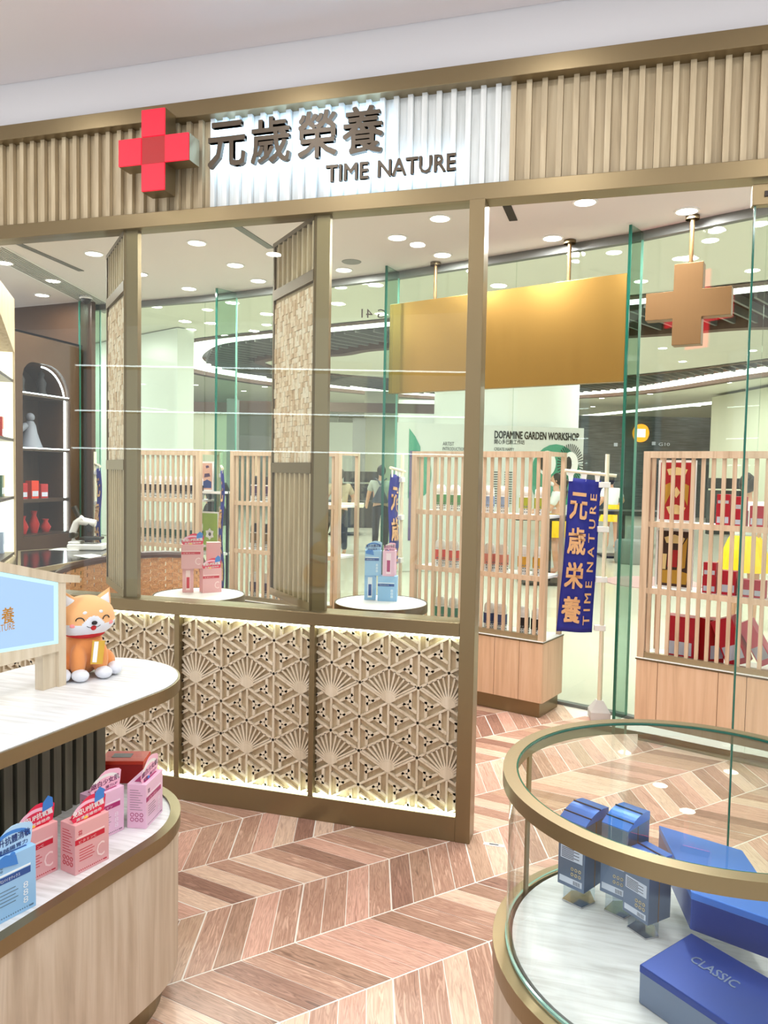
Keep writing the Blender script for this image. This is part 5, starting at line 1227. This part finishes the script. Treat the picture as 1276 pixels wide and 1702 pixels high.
for q in range(14): T.box(-.17, -.17+.12*(.7+.3*((q*7) % 3)/2), 0, 0.0, zc(785)-.035*q, zc(785)-.035*q+.012); T.box(.0, .12, 0, 0, zc(785)-.035*q, zc(785)-.035*q+.012)
curved(None, T, 'poster_lettering', 'poster_text', .004)
def disc(cx, cz, rx, rz, n=24): 
    o = MB()
    for i in range(n):
        a, b = 2*pi*i/n, 2*pi*(i+1)/n; o.quad([(cx, 0, cz), (cx+rx*cos(a), 0, cz+rz*sin(a)), (cx+rx*cos(b), 0, cz+rz*sin(b))])
    return o
c_ = disc(.80, zc(790), .40, .48); curved(None, c_, 'teal_shape', 'poster_teal', .003)
curved(None, disc(.66, zc(768), .14, .19), 'eye_white', 'white', .006); curved(None, disc(.60, zc(768), .06, .11), 'eye_pupil', 'poster_text', .009)
st = MB()
for k in range(40):
    a = 2*pi*k/40; b = a+.06; st.quad([(1.03+.13*cos(a), 0, zc(768)+.19*sin(a)), (1.03+.21*cos(a), 0, zc(768)+.30*sin(a)), (1.03+.21*cos(b), 0, zc(768)+.30*sin(b)), (1.03+.13*cos(b), 0, zc(768)+.19*sin(b))])
curved(None, st, 'sun_rays', 'poster_text', .006)
curved(None, disc(1.03, zc(768), .125, .18), 'eye_white', 'white', .008); curved(None, disc(1.0, zc(768), .05, .11), 'eye_pupil', 'poster_text', .011)
g_ = MB(); g_.quad([(-1.45, 0, zc(830)), (-1.28, 0, zc(830)), (-1.28, 0, zc(745)), (-1.36, 0, zc(728)), (-1.45, 0, zc(715))]); curved(None, g_, 'teal_shape', 'poster_teal', .004)
curved(None, disc(-1.25, zc(790), .14, .32), 'teal_shape', 'poster_teal', .003)
mat('poster_violet', (96, 74, 128), .5); g_ = MB(); g_.quad([(-1.44, 0, zc(900)), (-1.30, 0, zc(900)), (-1.30, 0, zc(752)), (-1.44, 0, zc(752))]); curved(None, g_, 'violet_shape', 'poster_violet', .006)
# ---- tables and stools
def bar_table(lab, px, py, dep_z, w, d, m='black', foot='black', two=False):
    q = Z(px, py, 0); t = thing('high_table', lab, 'table', (q.x, q.y, 0), yaw)
    build('tabletop', MB().box(-w/2, w/2, -d/2, d/2, dep_z-.07, dep_z), m, t, local=True, bevel=.005)
    build('column', MB().box(-.06, .06, -.06, .06, .03, dep_z-.07), foot, t, local=True); build('foot_plate', MB().box(-.38, .38, -.3, .3, 0, .035), foot, t, local=True)
bar_table('black square high table with flat foot in front of the backpack man', 572, 888, .86, 1.4, .9)
bar_table('black high table left of the blue banner, in front of the masked woman', 906, 968, 1.0, 1.0, .5)
bar_table('long black counter table in front of the two women in yellow skirts', 1030, 925, .92, 2.2, .8)
q = Z(560, 935, 0); t = thing('white_table', 'white edged table at the window side beneath the person in beige', 'table', (q.x, q.y, 0), yaw)
build('tabletop', MB().box(-.7, .45, -.3, .3, .98, 1.04), 'cream', t, local=True); build('leg_panel', MB().prism([(-.45, 0), (-.3, 0), (-.05, .98), (-.4, .98)], -.03, .03, 0, ((0, 0, 0), (1, 0, 0), (0, 0, 1), (0, -1, 0))), 'dark_metal', t, local=True)
mat('pouf_grey', (150, 152, 150), .9); mat('rug_pink', (214, 176, 178), .95)
for k, (px, py, r_, lab) in enumerate(((920, 938, .30, 'grey round pouf left of the blue banner pole'), (885, 930, .28, 'grey round pouf behind the slatted unit right of the post'), (1050, 935, .32, 'grey round pouf beside the glass fin right of the banner'), (1062, 905, .3, 'grey round pouf at the foot of the dark counter'))):
    q = Z(px, py, 0); t = tag(build('pouf', MB().lathe([(r_*.95, 0), (r_, .05), (r_, .38), (r_*.9, .43), (.001, .44)], n=24), 'pouf_grey', smooth=50), lab, 'pouf'); t.location = (q.x, q.y, -.01)
for k, (px, py, r_, lab) in enumerate(((940, 960, .4, 'pale pink round rug left of the banner'), (1085, 968, .7, 'pale pink round rug behind the right-hand glass fin'))):
    q = Z(px, py, 0); t = tag(build('round_rug', MB().lathe([(r_, 0), (r_, .012), (.001, .012)], n=32), 'rug_pink'), lab, 'rug'); t.location = (q.x, q.y, -.01)
for k, (px, py) in enumerate(((600, 830), (697, 850), (1205, 840))):
    q = D(px, py, 22); t = tag(build('monitor_stand', MB().box(-.5, .5, -.1, .1, 0, 1.25).box(-.5, .5, -.1, .1, 1.3, 1.6), 'soft_black'), ['dark display case behind the backpack man', 'dark display case right of the edge-on banner', 'dark display case behind the right-hand shelves'][k], 'case'); t.location = (q.x, q.y, -.01); t.rotation_euler = (0, 0, yaw)
# ================================================================ people
mat('skin', (216, 166, 138), .55); mat('hair', (26, 22, 22), .5); mat('shirt_white', (236, 238, 240), .8); mat('shirt_grey', (188, 194, 188), .8); mat('shirt_beige', (206, 186, 158), .8)
mat('skirt_yellow', (250, 206, 20), .7); mat('trouser_black', (22, 22, 28), .8); mat('bag_slate', (62, 74, 92), .6); mat('dress_black', (28, 28, 32), .8)
def skinmesh(name, V, E_, Rr, m, parent, root=0):
    me = bpy.data.meshes.new(name); me.from_pydata(V, E_, []); me.materials.append(MATS[m])
    o = bpy.data.objects.new(name, me); COL.objects.link(o); o.parent = parent
    s = o.modifiers.new('skin', 'SKIN'); s.use_smooth_shade = True
    for i, r_ in enumerate(Rr):
        sv = me.skin_vertices[0].data[i]; sv.radius = r_ if isinstance(r_, tuple) else (r_, r_); sv.use_root = (i == root)
    sb = o.modifiers.new('sub', 'SUBSURF'); sb.levels = 1; sb.render_levels = 1
    return o
def person(lab, x, y, face, Hh=1.62, top='shirt_white', bottom='skirt', back=True, arms=((.30, .0, .95), (-.30, .0, .95)), elbows=None, hair='short', mask=False, bag=False, lean=0, botmat=None):
    t = thing('person', lab, 'person', (x, y, -.01), face)      # local -Y is where the person faces
    k = Hh/1.62
    z = lambda v: v*k
    sh = .175*k
    V = [(0, 0, z(.90)), (0, .0, z(1.08)), (0, lean*.5, z(1.26)), (0, lean, z(1.36)), (0, lean-.01, z(1.42)), (0, lean-.01, z(1.50))]
    Rr = [(.15*k, .11*k), (.13*k, .095*k), (.155*k, .105*k), (.07*k, .06*k), .047*k, .07*k]
    E_ = [(0, 1), (1, 2), (2, 3), (3, 4), (4, 5)]
    for s in (0, 1):
        sg_ = 1 if s == 0 else -1; h_ = arms[s]; el = (elbows[s] if elbows else ((sg_*.24, .03, 1.08)))
        i = len(V); V += [(sg_*sh, lean*.8, z(1.31)), (el[0]*k, el[1], z(el[2])), (h_[0]*k, h_[1], z(h_[2])), (h_[0]*k*.98, h_[1]-.07*k, z(h_[2])-.02)]
        Rr += [.058*k, .042*k, .028*k, (.035*k, .016*k)]; E_ += [(2, i), (i, i+1), (i+1, i+2), (i+2, i+3)]
    for s in (1, -1):
        i = len(V); V += [(s*.09*k, 0, z(.82)), (s*.095*k, -.01, z(.47)), (s*.10*k, .03, z(.07)), (s*.10*k, -.10, z(.035))]
        Rr += [.085*k, .058*k, .038*k, (.04*k, .03*k)]; E_ += [(0, i), (i, i+1), (i+1, i+2), (i+2, i+3)]
    skinmesh('body', V, E_, Rr, 'skin', t)
    hd_ = build('head', MB().ball((0, lean-.015, z(1.53)), .085*k, 16, sc=(.86, 1.05, 1.25)).ball((0, lean-.105*k, z(1.515)), .014*k, 6), 'skin', t, local=True, smooth=60)
    for s in (-1, 1):
        build('eye', MB().ball((s*.03*k, lean-.098*k, z(1.54)), .008*k, 6), 'hair', hd_, local=True); build('ear', MB().ball((s*.075*k, lean-.01, z(1.53)), .018*k, 6, sc=(.5, .8, 1.2)), 'skin', hd_, local=True, smooth=60)
    if not mask: build('mouth', MB().ball((0, lean-.098*k, z(1.478)), .014*k, 6, sc=(1.3, .4, .4)), 'poster_red', hd_, local=True)
    else: build('face_mask', MB().ball((0, lean-.06*k, z(1.49)), .06*k, 12, sc=(1.05, .85, .85)), 'shirt_white', t, local=True, smooth=60)
    hm_ = MB().ball((0, lean+.012, z(1.555)), .093*k, 16, sc=(.92, 1.0, 1.18))
    if hair == 'tail': hm_.tube([(0, lean+.09*k, z(1.58)), (0, lean+.16*k, z(1.52)), (0, lean+.15*k, z(1.35)), (0, lean+.13*k, z(1.18))], [.03, .04, .035, .01], 8)
    if hair == 'bun': hm_.ball((0, lean+.08*k, z(1.63)), .045*k, 10)
    if hair == 'long': hm_.tube([(.055, lean+.03, z(1.55)), (.085, lean+.02, z(1.42)), (.09, lean+.0, z(1.22))], [.05, .05, .03], 8); hm_.tube([(-.055, lean+.03, z(1.55)), (-.085, lean+.02, z(1.42)), (-.09, lean+.0, z(1.22))], [.05, .05, .03], 8)
    build('hair', hm_, 'hair', t, local=True, smooth=60)
    # shirt: torso and sleeves a little larger than the body
    V = [(0, 0, z(.86)), (0, 0, z(1.06)), (0, lean*.5, z(1.24)), (0, lean, z(1.35))]; Rr = [(.17*k, .13*k), (.15*k, .115*k), (.175*k, .125*k), (.075*k, .068*k)]; E_ = [(0, 1), (1, 2), (2, 3)]
    for s in (0, 1):
        sg_ = 1 if s == 0 else -1; el = (elbows[s] if elbows else ((sg_*.24, .03, 1.08))); i = len(V)
        V += [(sg_*sh, lean*.8, z(1.31)), (sg_*sh+(el[0]*k-sg_*sh)*.75, lean*.8+(el[1]-lean*.8)*.75, z(1.31+(el[2]-1.31)*.75))]; Rr += [.075*k, .066*k]; E_ += [(2, i), (i, i+1)]
    skinmesh('shirt', V, E_, Rr, top, t)
    if bottom == 'skirt':
        mb = MB(); n = 36
        prof = [(.145, 1.0), (.17, .95), (.22, .80), (.27, .62)]
        for j in range(n):
            for i in range(3):
                q = []
                for jj, ii in ((j, i), (j+1, i), (j+1, i+1), (j, i+1)):
                    a = 2*pi*jj/n; r_ = prof[ii][0]*k*(1+(.07 if jj % 2 else -.02)*ii/3); q.append((r_*cos(a), r_*sin(a)*.85, z(prof[ii][1])))
                mb.quad(q)
        build('skirt', mb, botmat or 'skirt_yellow', t, local=True)
    else:
        V = [(0, 0, z(.93)), (0, 0, z(.84))]; Rr = [(.155*k, .12*k), (.16*k, .125*k)]; E_ = [(0, 1)]
        for s in (1, -1):
            i = len(V); V += [(s*.09*k, 0, z(.78)), (s*.097*k, -.01, z(.46)), (s*.10*k, .03, z(.10))]; Rr += [.098*k, .074*k, .058*k]; E_ += [(1, i), (i, i+1), (i+1, i+2)]
        skinmesh('trousers', V, E_, Rr, botmat or 'trouser_black', t)
    if bag:
        build('backpack', MB().prism([(-.02, 1.32), (.02, 1.32), (.17, 1.02), (.15, .98), (-.15, .98), (-.17, 1.02)], 0, .10, 0, ((.0, .19, 0), (1, 0, 0), (0, 0, 1), (0, -1, 0))), 'bag_slate', t, local=True, bevel=.02)
        for s in (1, -1): build('strap', MB().tube([(0, .17, z(1.28)), (s*.05, .13, z(1.36)), (s*.11, .04, z(1.40))], .015, 6), 'bag_slate', t, local=True)
    return t
def stand(px, dep): q = D(px, 780, dep); return q.x, q.y
x, y = stand(634, 15.5); person('person seen from behind in grey tee and black trousers with a triangular slate backpack', x, y, yaw+pi-.1, 1.70, 'shirt_grey', 'trousers', bag=True, arms=((.30, -.12, .85), (-.31, -.10, .86)))
x, y = stand(565, 14.5); person('person in beige tee leaning on the white table left of the backpack person', x, y, yaw+pi+.3, 1.62, 'shirt_beige', 'trousers', arms=((.26, -.25, .98), (-.30, -.2, .98)), elbows=((.24, -.05, 1.1), (-.28, -.02, 1.1)), botmat='dark_metal')
x, y = stand(926, 12.42); person('person in white mask and yellow skirt with a long ponytail beside the poster column', x, y, yaw-pi/2-.2, 1.60, 'shirt_white', 'skirt', hair='tail', mask=True, arms=((.16, -.34, 1.02), (-.14, -.34, 1.04)), elbows=((.2, -.1, 1.06), (-.2, -.1, 1.06)))
x, y = stand(1019, 17.0); person('person in white top and yellow skirt seen from behind right of the blue banner', x, y, yaw+pi, 1.58, 'shirt_white', 'skirt', arms=((.22, -.2, 1.0), (-.22, -.2, 1.0)), lean=-.12)
x, y = stand(1243, 8.2); person('person in white top and yellow skirt with hair bun behind the right-hand shelves', x, y, yaw+pi-.5, 1.62, 'shirt_white', 'skirt', hair='bun', arms=((.2, -.3, 1.2), (-.2, -.25, 1.25)), elbows=((.25, -.1, 1.1), (-.25, -.1, 1.1)))
x, y = stand(357, 13.5); person('person with long dark hair in a dark patterned top beyond the left ledge', x, y, yaw, 1.62, 'dress_black', 'skirt', hair='long', botmat='dress_black')

# ================================================================ lit shelving across the aisle, behind the viewer (it shows in the window reflections)
rs_ = thing('rear_shelving', 'open shelving with three lit shelf edges across the aisle, seen only as window reflections', 'shelf', (-1.2, -2.3, 0))
for pa, pb in (((120, 604), (800, 622)), ((120, 674), (800, 702)), ((120, 744), (800, 757))):
    a, b = D(*pa, 9.1), D(*pb, 9.1); z_ = (a.z+b.z)/2; yy = lambda q: 2*(YF+.025)-q.y
    A_, B_ = Vector((a.x, yy(a), z_)), Vector((b.x, yy(b), z_)); d = (B_-A_).normalized(); n = Vector((d.y, -d.x, 0))
    if n.y > 0: n = -n
    s_ = build('shelf_board', MB().bar(tuple(A_+n*.15), tuple(B_+n*.15), .28, .02), 'oak', rs_)
    build('light_strip', MB().bar(tuple(A_), tuple(B_), .012, .016), 'led_white', s_)
for q in (A_, B_): build('upright', MB().bar((q.x+n.x*.15, q.y+n.y*.15, 0), (q.x+n.x*.15, q.y+n.y*.15, 3.0), .05, .28, (d.y, -d.x, 0)), 'oak', rs_)
